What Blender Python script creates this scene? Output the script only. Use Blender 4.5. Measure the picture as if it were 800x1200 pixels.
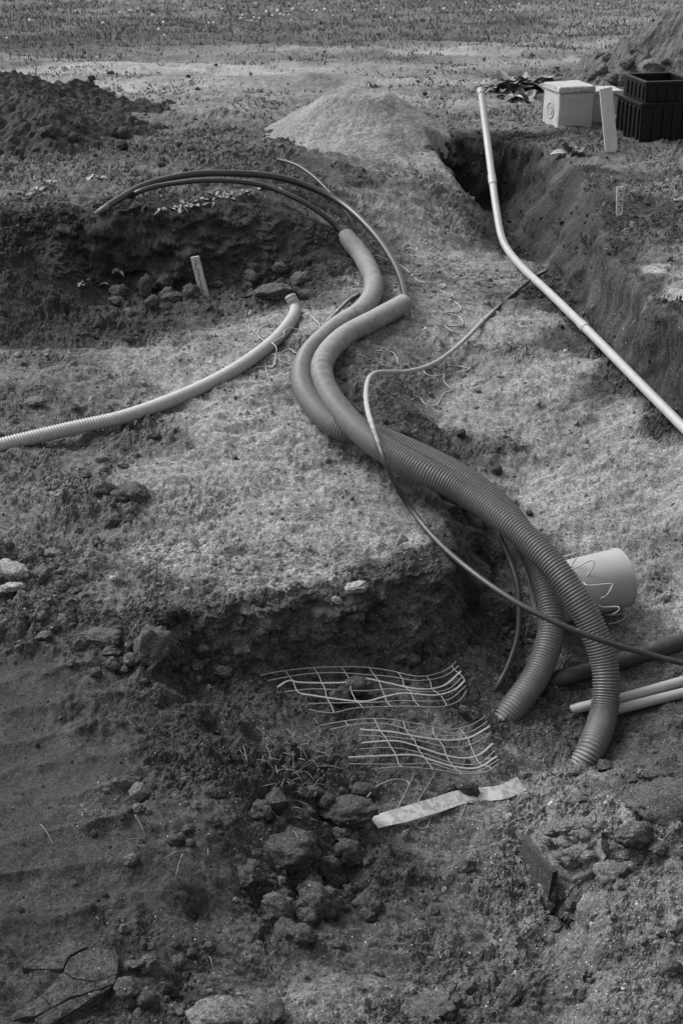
import bpy, bmesh, math, random
import numpy as np
from mathutils import Vector, Matrix
from mathutils.geometry import delaunay_2d_cdt

scene = bpy.context.scene
for o in list(bpy.data.objects):
    bpy.data.objects.remove(o)

# ------------------------------------------------------------------ camera
PITCH = math.radians(25.4)
CAM = np.array([0.0, 0.0, 2.0])
F = 50.0 / 36.0 * 1200.0
cd = bpy.data.cameras.new('camera')
cd.lens = 50; cd.sensor_fit = 'VERTICAL'; cd.sensor_height = 36; cd.sensor_width = 24
cd.clip_start = 0.05; cd.clip_end = 1000
cd.dof.use_dof = True; cd.dof.focus_distance = 5.6; cd.dof.aperture_fstop = 11.0
cam = bpy.data.objects.new('camera', cd)
cam.location = CAM; cam.rotation_euler = (math.pi / 2 - PITCH, 0, 0)
scene.collection.objects.link(cam); scene.camera = cam
scene.render.resolution_x = 682; scene.render.resolution_y = 1024

# ------------------------------------------------------------------ light (soft daylight of a black-and-white photograph)
SUN_EL, SUN_AZ = math.radians(50), math.radians(-62)     # azimuth measured from +Y towards +X
w = bpy.data.worlds.new('World'); scene.world = w; w.use_nodes = True
nt = w.node_tree; nt.nodes.clear()
wo = nt.nodes.new('ShaderNodeOutputWorld'); bg = nt.nodes.new('ShaderNodeBackground')
sk = nt.nodes.new('ShaderNodeTexSky'); sk.sky_type = 'NISHITA'; sk.sun_disc = False
sk.sun_elevation = SUN_EL; sk.sun_rotation = SUN_AZ; sk.air_density = 1.0; sk.dust_density = 4.0
bw = nt.nodes.new('ShaderNodeRGBToBW')
bg.inputs[1].default_value = 0.148
nt.links.new(sk.outputs[0], bw.inputs[0]); nt.links.new(bw.outputs[0], bg.inputs[0]); nt.links.new(bg.outputs[0], wo.inputs[0])
sl = bpy.data.lights.new('sun', 'SUN'); sl.energy = 1.05; sl.angle = math.radians(16); sl.color = (1, 1, 1)
so = bpy.data.objects.new('sun', sl); scene.collection.objects.link(so)
sd = Vector((math.sin(SUN_AZ) * math.cos(SUN_EL), math.cos(SUN_AZ) * math.cos(SUN_EL), math.sin(SUN_EL)))
so.rotation_euler = (-sd).to_track_quat('-Z', 'Y').to_euler(); so.location = (3, 4, 12)
vs = scene.view_settings
vs.view_transform = 'Standard'; vs.look = 'None'; vs.gamma = 1; vs.exposure = 1.0; vs.use_curve_mapping = False

# ------------------------------------------------------------------ helpers
rng = np.random.default_rng(7); random.seed(7)
cP, sP = math.cos(PITCH), math.sin(PITCH)
def ray(u, v):
    xc = (u - 400) / F; yc = (600 - v) / F
    return np.array([xc, cP + yc * sP, -sP + yc * cP])
def at(u, v, z):
    d = ray(u, v); return CAM + d * ((z - CAM[2]) / d[2])

_perm = np.random.default_rng(3).permutation(256).astype(np.int64); _perm = np.concatenate([_perm] * 3)
_g = np.random.default_rng(4).normal(size=(256, 3)); _g /= np.linalg.norm(_g, axis=1)[:, None]
def pn(x, y, z=0.0, s=0):
    x = np.asarray(x, float) + s * 17.3; y = np.asarray(y, float) + s * 31.7; z = np.asarray(z, float) + np.zeros_like(x) + s * 5.1
    xi = np.floor(x).astype(np.int64); yi = np.floor(y).astype(np.int64); zi = np.floor(z).astype(np.int64)
    xf = x - xi; yf = y - yi; zf = z - zi
    f = lambda t: t * t * t * (t * (t * 6 - 15) + 10)
    u, v, w_ = f(xf), f(yf), f(zf)
    def gr(i, j, k):
        h = _perm[_perm[_perm[(xi + i) & 255] + ((yi + j) & 255)] + ((zi + k) & 255)]
        g = _g[h]
        return g[..., 0] * (xf - i) + g[..., 1] * (yf - j) + g[..., 2] * (zf - k)
    L = lambda a, b, t: a + (b - a) * t
    return 1.5 * L(L(L(gr(0,0,0), gr(1,0,0), u), L(gr(0,1,0), gr(1,1,0), u), v),
             L(L(gr(0,0,1), gr(1,0,1), u), L(gr(0,1,1), gr(1,1,1), u), v), w_)
def fbm(x, y, z=0.0, o=4, s=0, g=0.5):
    r = 0; a = 1; f = 1
    for i in range(o):
        r = r + a * pn(x * f, y * f, np.asarray(z) * f, s + i); a *= g; f *= 2.03
    return r
def cell(x, y, s=0):
    """cellular noise: distance to the nearest feature point and the id of its cell"""
    x = x + s * 13.1; y = y + s * 7.7
    xi = np.floor(x).astype(np.int64); yi = np.floor(y).astype(np.int64)
    best = np.full(x.shape, 9.0); cid = np.zeros(x.shape, np.int64)
    for i in (-1, 0, 1):
        for j in (-1, 0, 1):
            a = _perm[((xi + i) & 255)]; h = _perm[a + ((yi + j) & 255)]; h2 = _perm[h + 77]
            d = np.hypot(xi + i + h / 256.0 - x, yi + j + h2 / 256.0 - y)
            m = d < best; best = np.where(m, d, best); cid = np.where(m, h, cid)
    return best, cid / 256.0
def sstep(a, b, x):
    t = np.clip((x - a) / (b - a), 0, 1); return t * t * (3 - 2 * t)

C = scene.collection
def mesh_np(name, V, Fq, mat=None, smooth=True, attrs=None):
    """V (n,3) array, Fq (m,3|4) int array -> mesh"""
    me = bpy.data.meshes.new(name)
    V = np.asarray(V, np.float32); Fq = np.asarray(Fq, np.int32); k = Fq.shape[1]
    me.vertices.add(len(V)); me.vertices.foreach_set('co', V.ravel())
    me.loops.add(Fq.size); me.loops.foreach_set('vertex_index', Fq.ravel())
    me.polygons.add(len(Fq)); me.polygons.foreach_set('loop_start', np.arange(0, Fq.size, k, dtype=np.int32))
    me.polygons.foreach_set('use_smooth', np.full(len(Fq), smooth))
    for n, a in (attrs or {}).items():
        at_ = me.attributes.new(n, 'FLOAT', 'POINT'); at_.data.foreach_set('value', np.asarray(a, np.float32).ravel())
    me.update(calc_edges=True)
    if mat: me.materials.append(mat)
    return me
def link(name, me, parent=None, loc=None):
    o = bpy.data.objects.new(name, me); C.objects.link(o)
    if parent: o.parent = parent
    if loc is not None: o.location = loc
    return o
def tag(o, label, cat, group=None):
    o['label'] = label; o['category'] = cat
    if group: o['group'] = group
    return o
def thing(name, label, cat, loc=(0, 0, 0), rz=0.0, group=None):
    o = bpy.data.objects.new(name, None); C.objects.link(o); o.empty_display_size = 0.05
    o.location = loc; o.rotation_euler = (0, 0, rz)
    return tag(o, label, cat, group)

# ------------------------------------------------------------------ materials
def nodes(name):
    m = bpy.data.materials.new(name); m.use_nodes = True
    t = m.node_tree; b = t.nodes['Principled BSDF']
    return m, t, b
def N(t, kind, **kw):
    n = t.nodes.new('ShaderNode' + kind)
    for k, v in kw.items():
        if k.startswith('i_'): n.inputs[k[2:].replace('_', ' ')].default_value = v
        else: setattr(n, k, v)
    return n
def mth(t, op, a, b=None, c=None):
    n = t.nodes.new('ShaderNodeMath'); n.operation = op
    for i, x in enumerate((a, b, c)):
        if x is None: continue
        if isinstance(x, (int, float)): n.inputs[i].default_value = x
        else: t.links.new(x, n.inputs[i])
    return n.outputs[0]
def noise(t, co, scale, detail=4, rough=0.6):
    n = N(t, 'TexNoise', i_Scale=scale, i_Detail=detail, i_Roughness=rough); t.links.new(co, n.inputs['Vector']); return n.outputs[0]
def rampv(t, v, a, b, lo=0.0, hi=1.0):
    n = t.nodes.new('ShaderNodeMapRange'); n.inputs[1].default_value = a; n.inputs[2].default_value = b
    n.inputs[3].default_value = lo; n.inputs[4].default_value = hi; t.links.new(v, n.inputs[0]); return n.outputs[0]

def soil_mat(name, base=None, flecks=True):
    """earth: albedo from the per-vertex 'tone', mottled, with grit and fine relief"""
    m, t, b = nodes(name)
    co = N(t, 'TexCoord').outputs['Object'] if base is None else N(t, 'NewGeometry').outputs['Position']
    if base is None:
        tone = N(t, 'Attribute', attribute_name='tone').outputs['Fac']
        wet = N(t, 'Attribute', attribute_name='wet').outputs['Fac']
        fl = N(t, 'Attribute', attribute_name='fleck').outputs['Fac']
    else:
        v = N(t, 'Value'); v.outputs[0].default_value = base; tone = v.outputs[0]; wet = None; fl = None
    n1 = noise(t, co, 5, 4, .65); n2 = noise(t, co, 38, 3, .7); n3 = noise(t, co, 230, 2, .7)
    f = mth(t, 'MULTIPLY', rampv(t, n1, .3, .7, .88, 1.12), rampv(t, n2, .3, .7, .86, 1.14))
    f = mth(t, 'MULTIPLY', f, rampv(t, n3, .32, .68, .5, 1.5))
    wv = N(t, 'VectorMath', operation='ADD'); nz_ = N(t, 'TexNoise', i_Scale=30.0, i_Detail=2.0); t.links.new(co, nz_.inputs['Vector'])
    sc_ = N(t, 'VectorMath', operation='SCALE'); sc_.inputs['Scale'].default_value = .02; t.links.new(nz_.outputs['Color'], sc_.inputs[0])
    t.links.new(co, wv.inputs[0]); t.links.new(sc_.outputs[0], wv.inputs[1]); cw = wv.outputs[0]
    va = N(t, 'TexVoronoi', i_Scale=62.0); vb = N(t, 'TexVoronoi', i_Scale=150.0); t.links.new(cw, va.inputs['Vector']); t.links.new(cw, vb.inputs['Vector'])
    sa_ = t.nodes.new('ShaderNodeSeparateColor'); t.links.new(va.outputs['Color'], sa_.inputs[0]); sb_ = t.nodes.new('ShaderNodeSeparateColor'); t.links.new(vb.outputs['Color'], sb_.inputs[0])
    f = mth(t, 'MULTIPLY', f, rampv(t, sa_.outputs[0], 0, 1, .86, 1.15)); f = mth(t, 'MULTIPLY', f, rampv(t, sb_.outputs[0], 0, 1, .58, 1.45))
    ga = mth(t, 'MULTIPLY', mth(t, 'SUBTRACT', 1.0, va.outputs['Distance']), mth(t, 'ADD', sa_.outputs[1], .25)); gb = mth(t, 'MULTIPLY', mth(t, 'SUBTRACT', 1.0, vb.outputs['Distance']), mth(t, 'ADD', sb_.outputs[1], .25))
    col = mth(t, 'MULTIPLY', tone, f)
    if flecks:
        vo = vb; sep = sb_
        pick = mth(t, 'LESS_THAN', vo.outputs['Distance'], mth(t, 'MULTIPLY', sep.outputs[1], .42))
        if fl is None: on = mth(t, 'LESS_THAN', sep.outputs[0], .05)
        else: on = mth(t, 'LESS_THAN', sep.outputs[0], mth(t, 'MULTIPLY', fl, .30))
        k = mth(t, 'MULTIPLY', mth(t, 'MULTIPLY', pick, on), mth(t, 'ADD', sep.outputs[2], .35))
        col = mth(t, 'ADD', col, mth(t, 'MULTIPLY', k, .26))
    cc = t.nodes.new('ShaderNodeCombineColor')
    for i in range(3): t.links.new(col, cc.inputs[i])
    t.links.new(cc.outputs[0], b.inputs['Base Color'])
    b.inputs['Specular IOR Level'].default_value = .25
    if wet is not None: t.links.new(rampv(t, wet, 0, 1, .95, .78), b.inputs['Roughness'])
    else: b.inputs['Roughness'].default_value = .93
    grit = N(t, 'Attribute', attribute_name='grit').outputs['Fac'] if base is None else .7
    h = mth(t, 'ADD', mth(t, 'MULTIPLY', noise(t, co, 60, 5, .75), .010), mth(t, 'ADD', mth(t, 'MULTIPLY', ga, .006), mth(t, 'MULTIPLY', gb, .0055)))
    h = mth(t, 'MULTIPLY', h, grit)
    bp = N(t, 'Bump', i_Strength=.6, i_Distance=1.0); t.links.new(h, bp.inputs['Height']); t.links.new(bp.outputs[0], b.inputs['Normal'])
    return m

def plain(name, base, rough=.6, var=.25, scale=30, spec=.4, bump=0.0, dust=None, dust_top=0.0, coords='Object', stretch=None, blot=None):
    """grey material with mottling; dust = albedo of dried soil on it; dust_top = how much lies on faces that look up"""
    m, t, b = nodes(name)
    co = N(t, 'TexCoord').outputs[coords]
    if stretch:
        mp = N(t, 'Mapping'); mp.inputs['Scale'].default_value = stretch; t.links.new(co, mp.inputs[0]); co = mp.outputs[0]
    n = noise(t, co, scale, 5, .65); n2 = noise(t, co, scale * 7, 3, .7)
    col = mth(t, 'MULTIPLY', rampv(t, n, .3, .7, base * (1 - var), base * (1 + var)), rampv(t, n2, .3, .7, 1 - var * .5, 1 + var * .5))
    rg = b.inputs['Roughness']; rg.default_value = rough
    if blot:
        q = rampv(t, noise(t, co, blot[0], 6, .7), blot[1] - .03, blot[1] + .03)
        mx = t.nodes.new('ShaderNodeMix'); t.links.new(q, mx.inputs[0]); t.links.new(col, mx.inputs[2]); mx.inputs[3].default_value = blot[2]; col = mx.outputs[0]
    if dust is not None:
        amt = N(t, 'Attribute', attribute_name='dust').outputs['Fac']
        if dust_top:
            g = N(t, 'NewGeometry'); sx = N(t, 'SeparateXYZ'); t.links.new(g.outputs['Normal'], sx.inputs[0])
            amt = mth(t, 'ADD', amt, rampv(t, sx.outputs[2], .2, .95, 0, dust_top))
        q = mth(t, 'ADD', amt, mth(t, 'SUBTRACT', noise(t, co, scale * .8, 6, .72), .5))
        q = rampv(t, q, .38, .72)
        q2 = mth(t, 'MULTIPLY', q, rampv(t, noise(t, co, 90, 4, .7), .3, .62, .35, 1))
        mx = t.nodes.new('ShaderNodeMix'); t.links.new(q2, mx.inputs[0]); t.links.new(col, mx.inputs[2]); mx.inputs[3].default_value = dust; col = mx.outputs[0]
        t.links.new(rampv(t, q2, 0, 1, rough, .9), rg)
    cc = t.nodes.new('ShaderNodeCombineColor')
    for i in range(3): t.links.new(col, cc.inputs[i])
    t.links.new(cc.outputs[0], b.inputs['Base Color'])
    b.inputs['Specular IOR Level'].default_value = spec
    if bump:
        bp = N(t, 'Bump', i_Strength=.6, i_Distance=bump); t.links.new(n2, bp.inputs['Height']); t.links.new(bp.outputs[0], b.inputs['Normal'])
    return m

M = {}
M['soil'] = soil_mat('soil')
M['clod_dark'] = soil_mat('clod_dark', .045, True)
M['clod_mid'] = soil_mat('clod_mid', .064, True)
M['clod_pale'] = soil_mat('clod_pale', .10, True)
M['stone'] = soil_mat('stone', .22, False)
M['duct'] = plain('duct_plastic', .12, .42, .18, 25, .5, dust=.30, dust_top=.12)
M['duct_pale'] = plain('duct_pale_plastic', .30, .5, .12, 25, .4, dust=.2)
M['cable'] = plain('cable_sheath', .022, .38, .3, 30, .5, dust=.2, dust_top=.05)
M['cable_dirty'] = plain('cable_sheath_dirty', .028, .45, .3, 30, .5, dust=.36, dust_top=.25)
M['conduit'] = plain('conduit_plastic', .31, .45, .1, 20, .4, dust=.12)
M['drain'] = plain('drain_plastic', .30, .42, .07, 9, .4, dust=.16)
M['concrete'] = plain('concrete', .38, .9, .16, 22, .2, bump=.006)
M['concrete_top'] = plain('concrete_lid', .40, .95, .35, 60, .2, bump=.012)
M['concrete_dark'] = plain('concrete_recess', .26, .9, .2, 40, .2)
M['black'] = plain('black_plastic', .004, .5, .2, 30, .22)
M['wood'] = plain('wood', .42, .8, .16, 10, .2, stretch=(6, 6, 1))
M['wood_old'] = plain('old_wood', .36, .85, .35, 12, .2, stretch=(10, 10, 1))
M['ink'] = plain('ink', .04, .8, .2)
M['net'] = plain('net_plastic', .25, .55, .2, 40, .4, dust=.1, coords='Generated')
M['tape'] = plain('tape_film', .38, .5, .2, 14, .4, blot=(42, .52, .24))
M['string'] = plain('string', .42, .8, .12, 60, .2)
M['wire'] = plain('wire', .2, .6, .3, 60, .4)
M['leaf'] = plain('leaf', .12, .5, .35, 12, .45)
M['leaf_pale'] = plain('leaf_dry', .26, .7, .3, 12, .3)
M['grass'] = plain('grass', .12, .6, .45, 3, .3)
M['straw'] = plain('straw', .17, .8, .3, 20, .2)
M['fluff'] = plain('seed_head', .55, .9, .05, 20, .1)
M['sand'] = soil_mat('sand')

# ------------------------------------------------------------------ terrain: control lines (photo column, photo row, height in metres above the field)
LINES = [
 # left bank: lip and toe
 [(-300,262,-.03),(-150,262,-.02),(0,258,-.02),(70,256,0),(120,250,.02),(200,243,.03),(260,234,.04),(300,222,.04),(330,228,0),(360,255,-.08),(395,300,-.27),(415,335,-.36)],
 [(-300,410,-.44),(-150,410,-.44),(0,405,-.44),(70,372,-.44),(140,347,-.43),(235,343,-.42),(300,337,-.41),(350,345,-.40),(395,362,-.39)],
 # spine between the platform and the trench
 [(410,400,-.39),(425,435,-.41),(455,475,-.44),(485,515,-.47),(505,560,-.5),(525,605,-.53),(540,640,-.56),(525,668,-.57),(470,668,-.56),(400,683,-.56),(300,712,-.58),(215,725,-.59),(180,745,-.62)],
 [(450,405,-.42),(480,440,-.49),(508,490,-.59),(525,540,-.67),(562,610,-.79),(572,665,-.87),(560,735,-.9),(540,757,-.91),(480,776,-.90),(400,790,-.88),(300,798,-.85),(210,802,-.79)],
 # right trench wall: lip and toe
 [(500,162,0),(540,160,0),(600,165,0),(650,178,0),(680,205,0),(695,245,-.02),(708,290,-.04),(722,312,-.05),(752,335,-.06),(775,360,-.08),(800,385,-.08),(900,455,-.1),(1100,600,-.1)],
 [(545,249,-.52),(590,251,-.52),(612,289,-.49),(650,330,-.47),(688,372,-.45),(730,425,-.45),(790,487,-.5),(890,585,-.53),(1050,760,-.62)],
 [(500,164,-.01),(515,185,-.06),(530,210,-.14),(545,242,-.36)],
 # front right bank
 [(650,950,-.97),(640,985,-.92),(690,1040,-.85),(702,1080,-.80),(692,1140,-.77),(690,1210,-.75)],
 [(620,960,-1.03),(622,1000,-1.02),(645,1060,-1.0),(660,1100,-.98),(655,1140,-.95),(655,1210,-.92)],
]
PTS = [(-300,0,.05),(0,0,.05),(400,0,.05),(800,0,.05),(1100,0,.05),(-300,60,0),(0,60,0),(400,60,0),(800,60,0),(1100,60,0),
 (-300,110,0),(0,110,0),(200,110,0),(400,110,0),(600,110,0),(800,110,0),(1100,110,0),
 (-300,200,0),(0,200,.02),(100,190,.02),(200,190,.02),(300,185,.03),(350,180,.02),
 (-150,330,-.25),(0,330,-.26),(60,320,-.26),
 (380,185,0),(420,180,0),(470,170,0),(400,225,-.1),(440,225,-.12),(480,215,-.1),(510,205,-.1),(430,270,-.27),(460,265,-.25),(500,260,-.28),
 (450,310,-.36),(500,300,-.38),(550,290,-.42),(480,370,-.40),(540,370,-.43),(600,350,-.45),(525,450,-.53),(600,450,-.53),(680,430,-.48),
 (565,530,-.66),(620,540,-.68),(720,530,-.6),(800,525,-.54),(900,620,-.56),(610,610,-.80),(680,620,-.78),(760,620,-.76),(850,640,-.72),
 (620,690,-.9),(740,690,-.88),(800,690,-.86),(900,700,-.8),(620,760,-1.0),(720,755,-.98),(800,735,-.93),(900,740,-.9),
 (740,832,-1.09),(800,815,-1.06),(680,850,-1.11),(630,830,-1.08),(590,870,-1.09),(640,900,-1.13),(690,905,-1.14),(760,880,-1.1),(800,865,-1.05),(950,880,-1.0),
 (720,250,-.01),(800,310,-.05),(800,250,-.02),(800,200,0),(700,180,0),(1000,300,-.05),(1000,200,0),
 (-300,560,-.52),(0,450,-.46),(150,400,-.44),(250,380,-.42),(330,390,-.40),(0,560,-.5),(100,560,-.5),(200,520,-.48),(300,500,-.46),(350,440,-.41),(300,600,-.52),
 (400,540,-.48),(400,620,-.53),(200,640,-.55),(0,660,-.57),(-300,745,-.62),(0,745,-.62),(100,745,-.62),
 (-300,850,-.66),(0,850,-.66),(100,850,-.68),(180,810,-.70),(250,850,-.76),(300,830,-.82),(350,850,-.86),(400,830,-.89),(500,830,-.93),(560,860,-1.0),
 (450,900,-.93),(560,930,-1.03),(500,960,-.98),(0,1000,-.66),(150,950,-.68),(250,950,-.71),(330,915,-.78),(400,960,-.90),(350,1045,-.89),(300,1000,-.8),
 (420,1060,-.93),(200,1080,-.74),(0,1200,-.70),(150,1200,-.74),(300,1170,-.80),(400,1190,-.82),(480,1080,-.95),(560,1080,-.98),(540,1200,-.9),
 (760,930,-.96),(800,950,-.91),(800,1050,-.76),(780,1150,-.72),(800,1250,-.72),(720,920,-1.06),(950,1000,-.85)]
WPTS = [(-4.3,-.2,.2),(0,-.2,.2),(4.3,-.2,.2),(-4.3,1.2,-.3),(0,1.2,-.3),(4.3,1.2,-.3),(-4.3,2.2,-.7),(-1,2,-.72),(.3,2,-.8),(1.2,2,-.7),(4.3,2.2,-.6),
 (-4.3,4,-.64),(-4.3,6,-.55),(-4.3,7.5,-.45),(-4.3,8.35,-.02),(-4.3,10,0),(-4.3,13.3,0),(4.3,13.3,0),(0,13.3,0),(4.3,4,-.75),(4.3,5,-.3),(4.3,6,-.1),(4.3,8,-.05),(4.3,10,0)]
pv = []; pz = []; pe = []
def addp(p):
    pv.append(Vector((p[0], p[1]))); pz.append(p[2]); return len(pv) - 1
for ln in LINES:
    ids = [addp(at(*p)) for p in ln]; pe += list(zip(ids[:-1], ids[1:]))
for p in PTS: addp(at(*p))
for p in WPTS: addp(p)
ov, oe, of, o_v, o_e, o_f = delaunay_2d_cdt(pv, pe, [], 0, 1e-5)
oz = []
for i, src in enumerate(o_v):
    if src: oz.append(np.mean([pz[k] for k in src]))
    else:
        print('CROSSING', ov[i]); oz.append(min(((ov[i] - q).length, zz) for q, zz in zip(pv, pz))[1])
RX0, RY0, RS = -4.2, 0.0, 0.02
RNX, RNY = 421, 651
R = np.zeros((RNY, RNX))
for f in of:
    A, B, Cc = (np.array(ov[k]) for k in f[:3]); za, zb, zc = (oz[k] for k in f[:3])
    x0 = max(int(math.floor((min(A[0], B[0], Cc[0]) - RX0) / RS)), 0); x1 = min(int(math.ceil((max(A[0], B[0], Cc[0]) - RX0) / RS)), RNX - 1)
    y0 = max(int(math.floor((min(A[1], B[1], Cc[1]) - RY0) / RS)), 0); y1 = min(int(math.ceil((max(A[1], B[1], Cc[1]) - RY0) / RS)), RNY - 1)
    if x1 < x0 or y1 < y0: continue
    gx, gy = np.meshgrid(RX0 + RS * np.arange(x0, x1 + 1), RY0 + RS * np.arange(y0, y1 + 1))
    den = (B[1]-Cc[1])*(A[0]-Cc[0]) + (Cc[0]-B[0])*(A[1]-Cc[1])
    if abs(den) < 1e-12: continue
    l1 = ((B[1]-Cc[1])*(gx-Cc[0]) + (Cc[0]-B[0])*(gy-Cc[1])) / den
    l2 = ((Cc[1]-A[1])*(gx-Cc[0]) + (A[0]-Cc[0])*(gy-Cc[1])) / den
    l3 = 1 - l1 - l2
    m = (l1 >= -1e-6) & (l2 >= -1e-6) & (l3 >= -1e-6)
    sub = R[y0:y1+1, x0:x1+1]; sub[m] = (l1*za + l2*zb + l3*zc)[m]
def blur(A, n=1):
    for _ in range(n):
        for ax in (0, 1):
            P = np.pad(A, [(1, 1) if a == ax else (0, 0) for a in (0, 1)], mode='edge')
            A = (np.take(P, range(0, A.shape[ax]), ax) + 2*A + np.take(P, range(2, A.shape[ax] + 2), ax)) / 4
    return A
RT = R.copy()
gxx, gyy = np.meshgrid(RX0 + RS*np.arange(RNX), RY0 + RS*np.arange(RNY))
R = blur(R, 1)
PITS = [(680,1050,.065,.15),(658,1048,.05,.10),(694,1086,.03,.07),(703,1136,.04,.08),(690,1164,.03,.06),(713,985,.03,.10),(716,1005,.03,.10),(760,1010,.06,.05),(640,1100,.05,.03),(255,848,.07,.06),(300,860,.05,.05),
 (12,650,.05,.06),(360,1030,.10,.05),(405,1020,.05,.05),(240,770,.06,.06),(330,745,.05,.03),(205,1150,.04,.04),(235,1060,.05,.04),(545,1105,.03,.02),(610,1050,.04,.03)]
def samp(A, x, y):
    fx = np.clip((np.asarray(x, float) - RX0) / RS, 0, RNX - 1.001); fy = np.clip((np.asarray(y, float) - RY0) / RS, 0, RNY - 1.001)
    i = fx.astype(int); j = fy.astype(int); a = fx - i; b = fy - j
    return (A[j, i]*(1-a) + A[j, i+1]*a)*(1-b) + (A[j+1, i]*(1-a) + A[j+1, i+1]*a)*b
def H(x, y): return samp(R, x, y)
def hitf(u, v, fn=H, off=0.0, start=1.5):
    d = ray(u, v); d = d / np.linalg.norm(d); t = np.arange(start, 45, .006)
    p = CAM + d * t[:, None]
    b = p[:, 2] < fn(p[:, 0], p[:, 1]) + off
    k = int(np.argmax(b)) if b.any() else len(t) - 1
    return p[k]

for u_, v_, r_, d_ in PITS:
    c_ = hitf(u_, v_); R -= d_ * np.exp(-(((gxx - c_[0])**2 + (gyy - c_[1])**2) / (r_*r_))**2)
# soil tone and roughness, given at points of the ground: (column, row, tone as seen, roughness)
TONE = [(-200,5,72,.3),(200,5,75,.3),(400,8,72,.3),(800,5,75,.3),(1000,5,72,.3),(-200,40,60,.3),(0,42,58,.3),(100,44,58,.3),(200,44,60,.3),(330,42,58,.3),(500,38,66,.3),(1000,40,75,.3),
 (-200,80,95,.2),(60,88,92,.2),(150,97,90,.2),(260,100,90,.2),(300,62,82,.3),(420,85,96,.15),(520,78,98,.15),(600,66,98,.15),(700,45,96,.2),(760,38,96,.2),(520,100,105,.25),(620,92,100,.25),
 (100,130,75,.4),(250,125,85,.4),(330,130,82,.4),(560,120,88,.35),(560,145,80,.4),(0,160,58,.6),(100,170,62,.6),(200,165,72,.5),(280,160,72,.5),
 (60,230,72,.6),(150,212,74,.6),(200,225,76,.6),(280,205,66,.7),(350,175,66,.7),(30,215,78,.6),
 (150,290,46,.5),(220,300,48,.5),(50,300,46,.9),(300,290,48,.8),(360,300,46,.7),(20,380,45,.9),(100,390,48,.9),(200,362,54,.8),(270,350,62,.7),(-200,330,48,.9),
 (50,428,78,.5),(180,420,98,.35),(280,430,106,.3),(330,380,105,.3),(250,550,106,.25),(380,600,106,.2),(420,560,104,.2),(350,670,106,.25),(250,660,106,.3),(450,630,102,.25),(300,490,108,.3),(380,510,104,.3),
 (200,580,98,.45),(120,600,78,.8),(50,600,80,.7),(50,700,72,.8),(150,690,80,.6),(130,520,72,.8),(60,540,74,.7),(0,480,74,.6),(-200,560,75,.6),
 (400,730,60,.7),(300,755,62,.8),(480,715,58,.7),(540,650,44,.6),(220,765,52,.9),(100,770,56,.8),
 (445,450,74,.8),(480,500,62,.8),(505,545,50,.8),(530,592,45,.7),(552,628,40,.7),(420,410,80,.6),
 (400,200,62,.6),(370,230,52,.7),(440,195,85,.5),(480,190,105,.3),(470,250,92,.4),(430,280,72,.5),(520,300,108,.35),(480,340,100,.35),(560,380,104,.25),(610,330,100,.3),(638,374,102,.3),(682,428,104,.3),(732,484,106,.3),(560,300,96,.3),(590,312,98,.3),(620,450,106,.2),(560,480,106,.2),(700,520,104,.2),(640,580,112,.25),
 (760,560,104,.2),(700,620,106,.25),(780,660,92,.3),(600,690,76,.6),(560,780,66,.6),(690,740,84,.5),(770,725,108,.4),(600,600,104,.3),(900,650,100,.3),
 (650,860,62,.4),(740,845,60,.35),(780,870,60,.4),(600,900,82,.5),(650,915,92,.6),(560,830,64,.5),
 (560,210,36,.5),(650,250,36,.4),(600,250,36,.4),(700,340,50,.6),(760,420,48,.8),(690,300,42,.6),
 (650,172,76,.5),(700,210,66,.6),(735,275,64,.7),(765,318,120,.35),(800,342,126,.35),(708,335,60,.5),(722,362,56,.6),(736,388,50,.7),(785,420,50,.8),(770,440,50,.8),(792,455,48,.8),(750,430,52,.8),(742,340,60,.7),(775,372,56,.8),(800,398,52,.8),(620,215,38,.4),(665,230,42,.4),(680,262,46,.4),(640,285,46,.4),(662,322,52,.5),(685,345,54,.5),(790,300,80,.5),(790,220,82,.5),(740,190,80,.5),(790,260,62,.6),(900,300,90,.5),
 (40,800,44,.15),(30,900,44,.12),(30,1000,45,.1),(40,1080,44,.2),(-200,900,47,.2),(150,850,50,.5),(250,800,54,.8),(200,950,55,.7),(300,880,48,1),(330,980,46,1),(400,1010,48,1),(120,1000,47,.5),(200,1100,47,.7),
 (300,1120,62,.6),(370,1165,86,.5),(250,1190,56,.9),(60,1150,50,.25),(430,860,60,.5),(350,820,52,.8),(560,880,76,.5),(500,980,68,.5),(560,1000,76,.5),(540,1100,62,.5),(500,1180,70,.6),(620,1100,78,.5),(620,1180,66,.5),
 (680,960,92,.9),(720,1100,84,1),(760,1000,72,1),(780,1160,78,1),(790,900,60,.8),(670,1150,70,.9),(900,1000,75,.8)]
def lin(v):
    v = v / 255.0; return v / 12.92 if v <= .04045 else ((v + .055) / 1.055) ** 2.4
ALB = 1.42
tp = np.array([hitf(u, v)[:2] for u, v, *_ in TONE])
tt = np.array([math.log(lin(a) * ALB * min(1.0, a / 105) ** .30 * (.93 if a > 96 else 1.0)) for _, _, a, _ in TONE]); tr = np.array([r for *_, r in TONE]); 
fv = np.array([1.0 if (u > 430 and v > 870) else (0.0 if (u < 180 and v > 760) else (.35 if v > 760 else .15)) for u, v, *_ in TONE])
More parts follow.
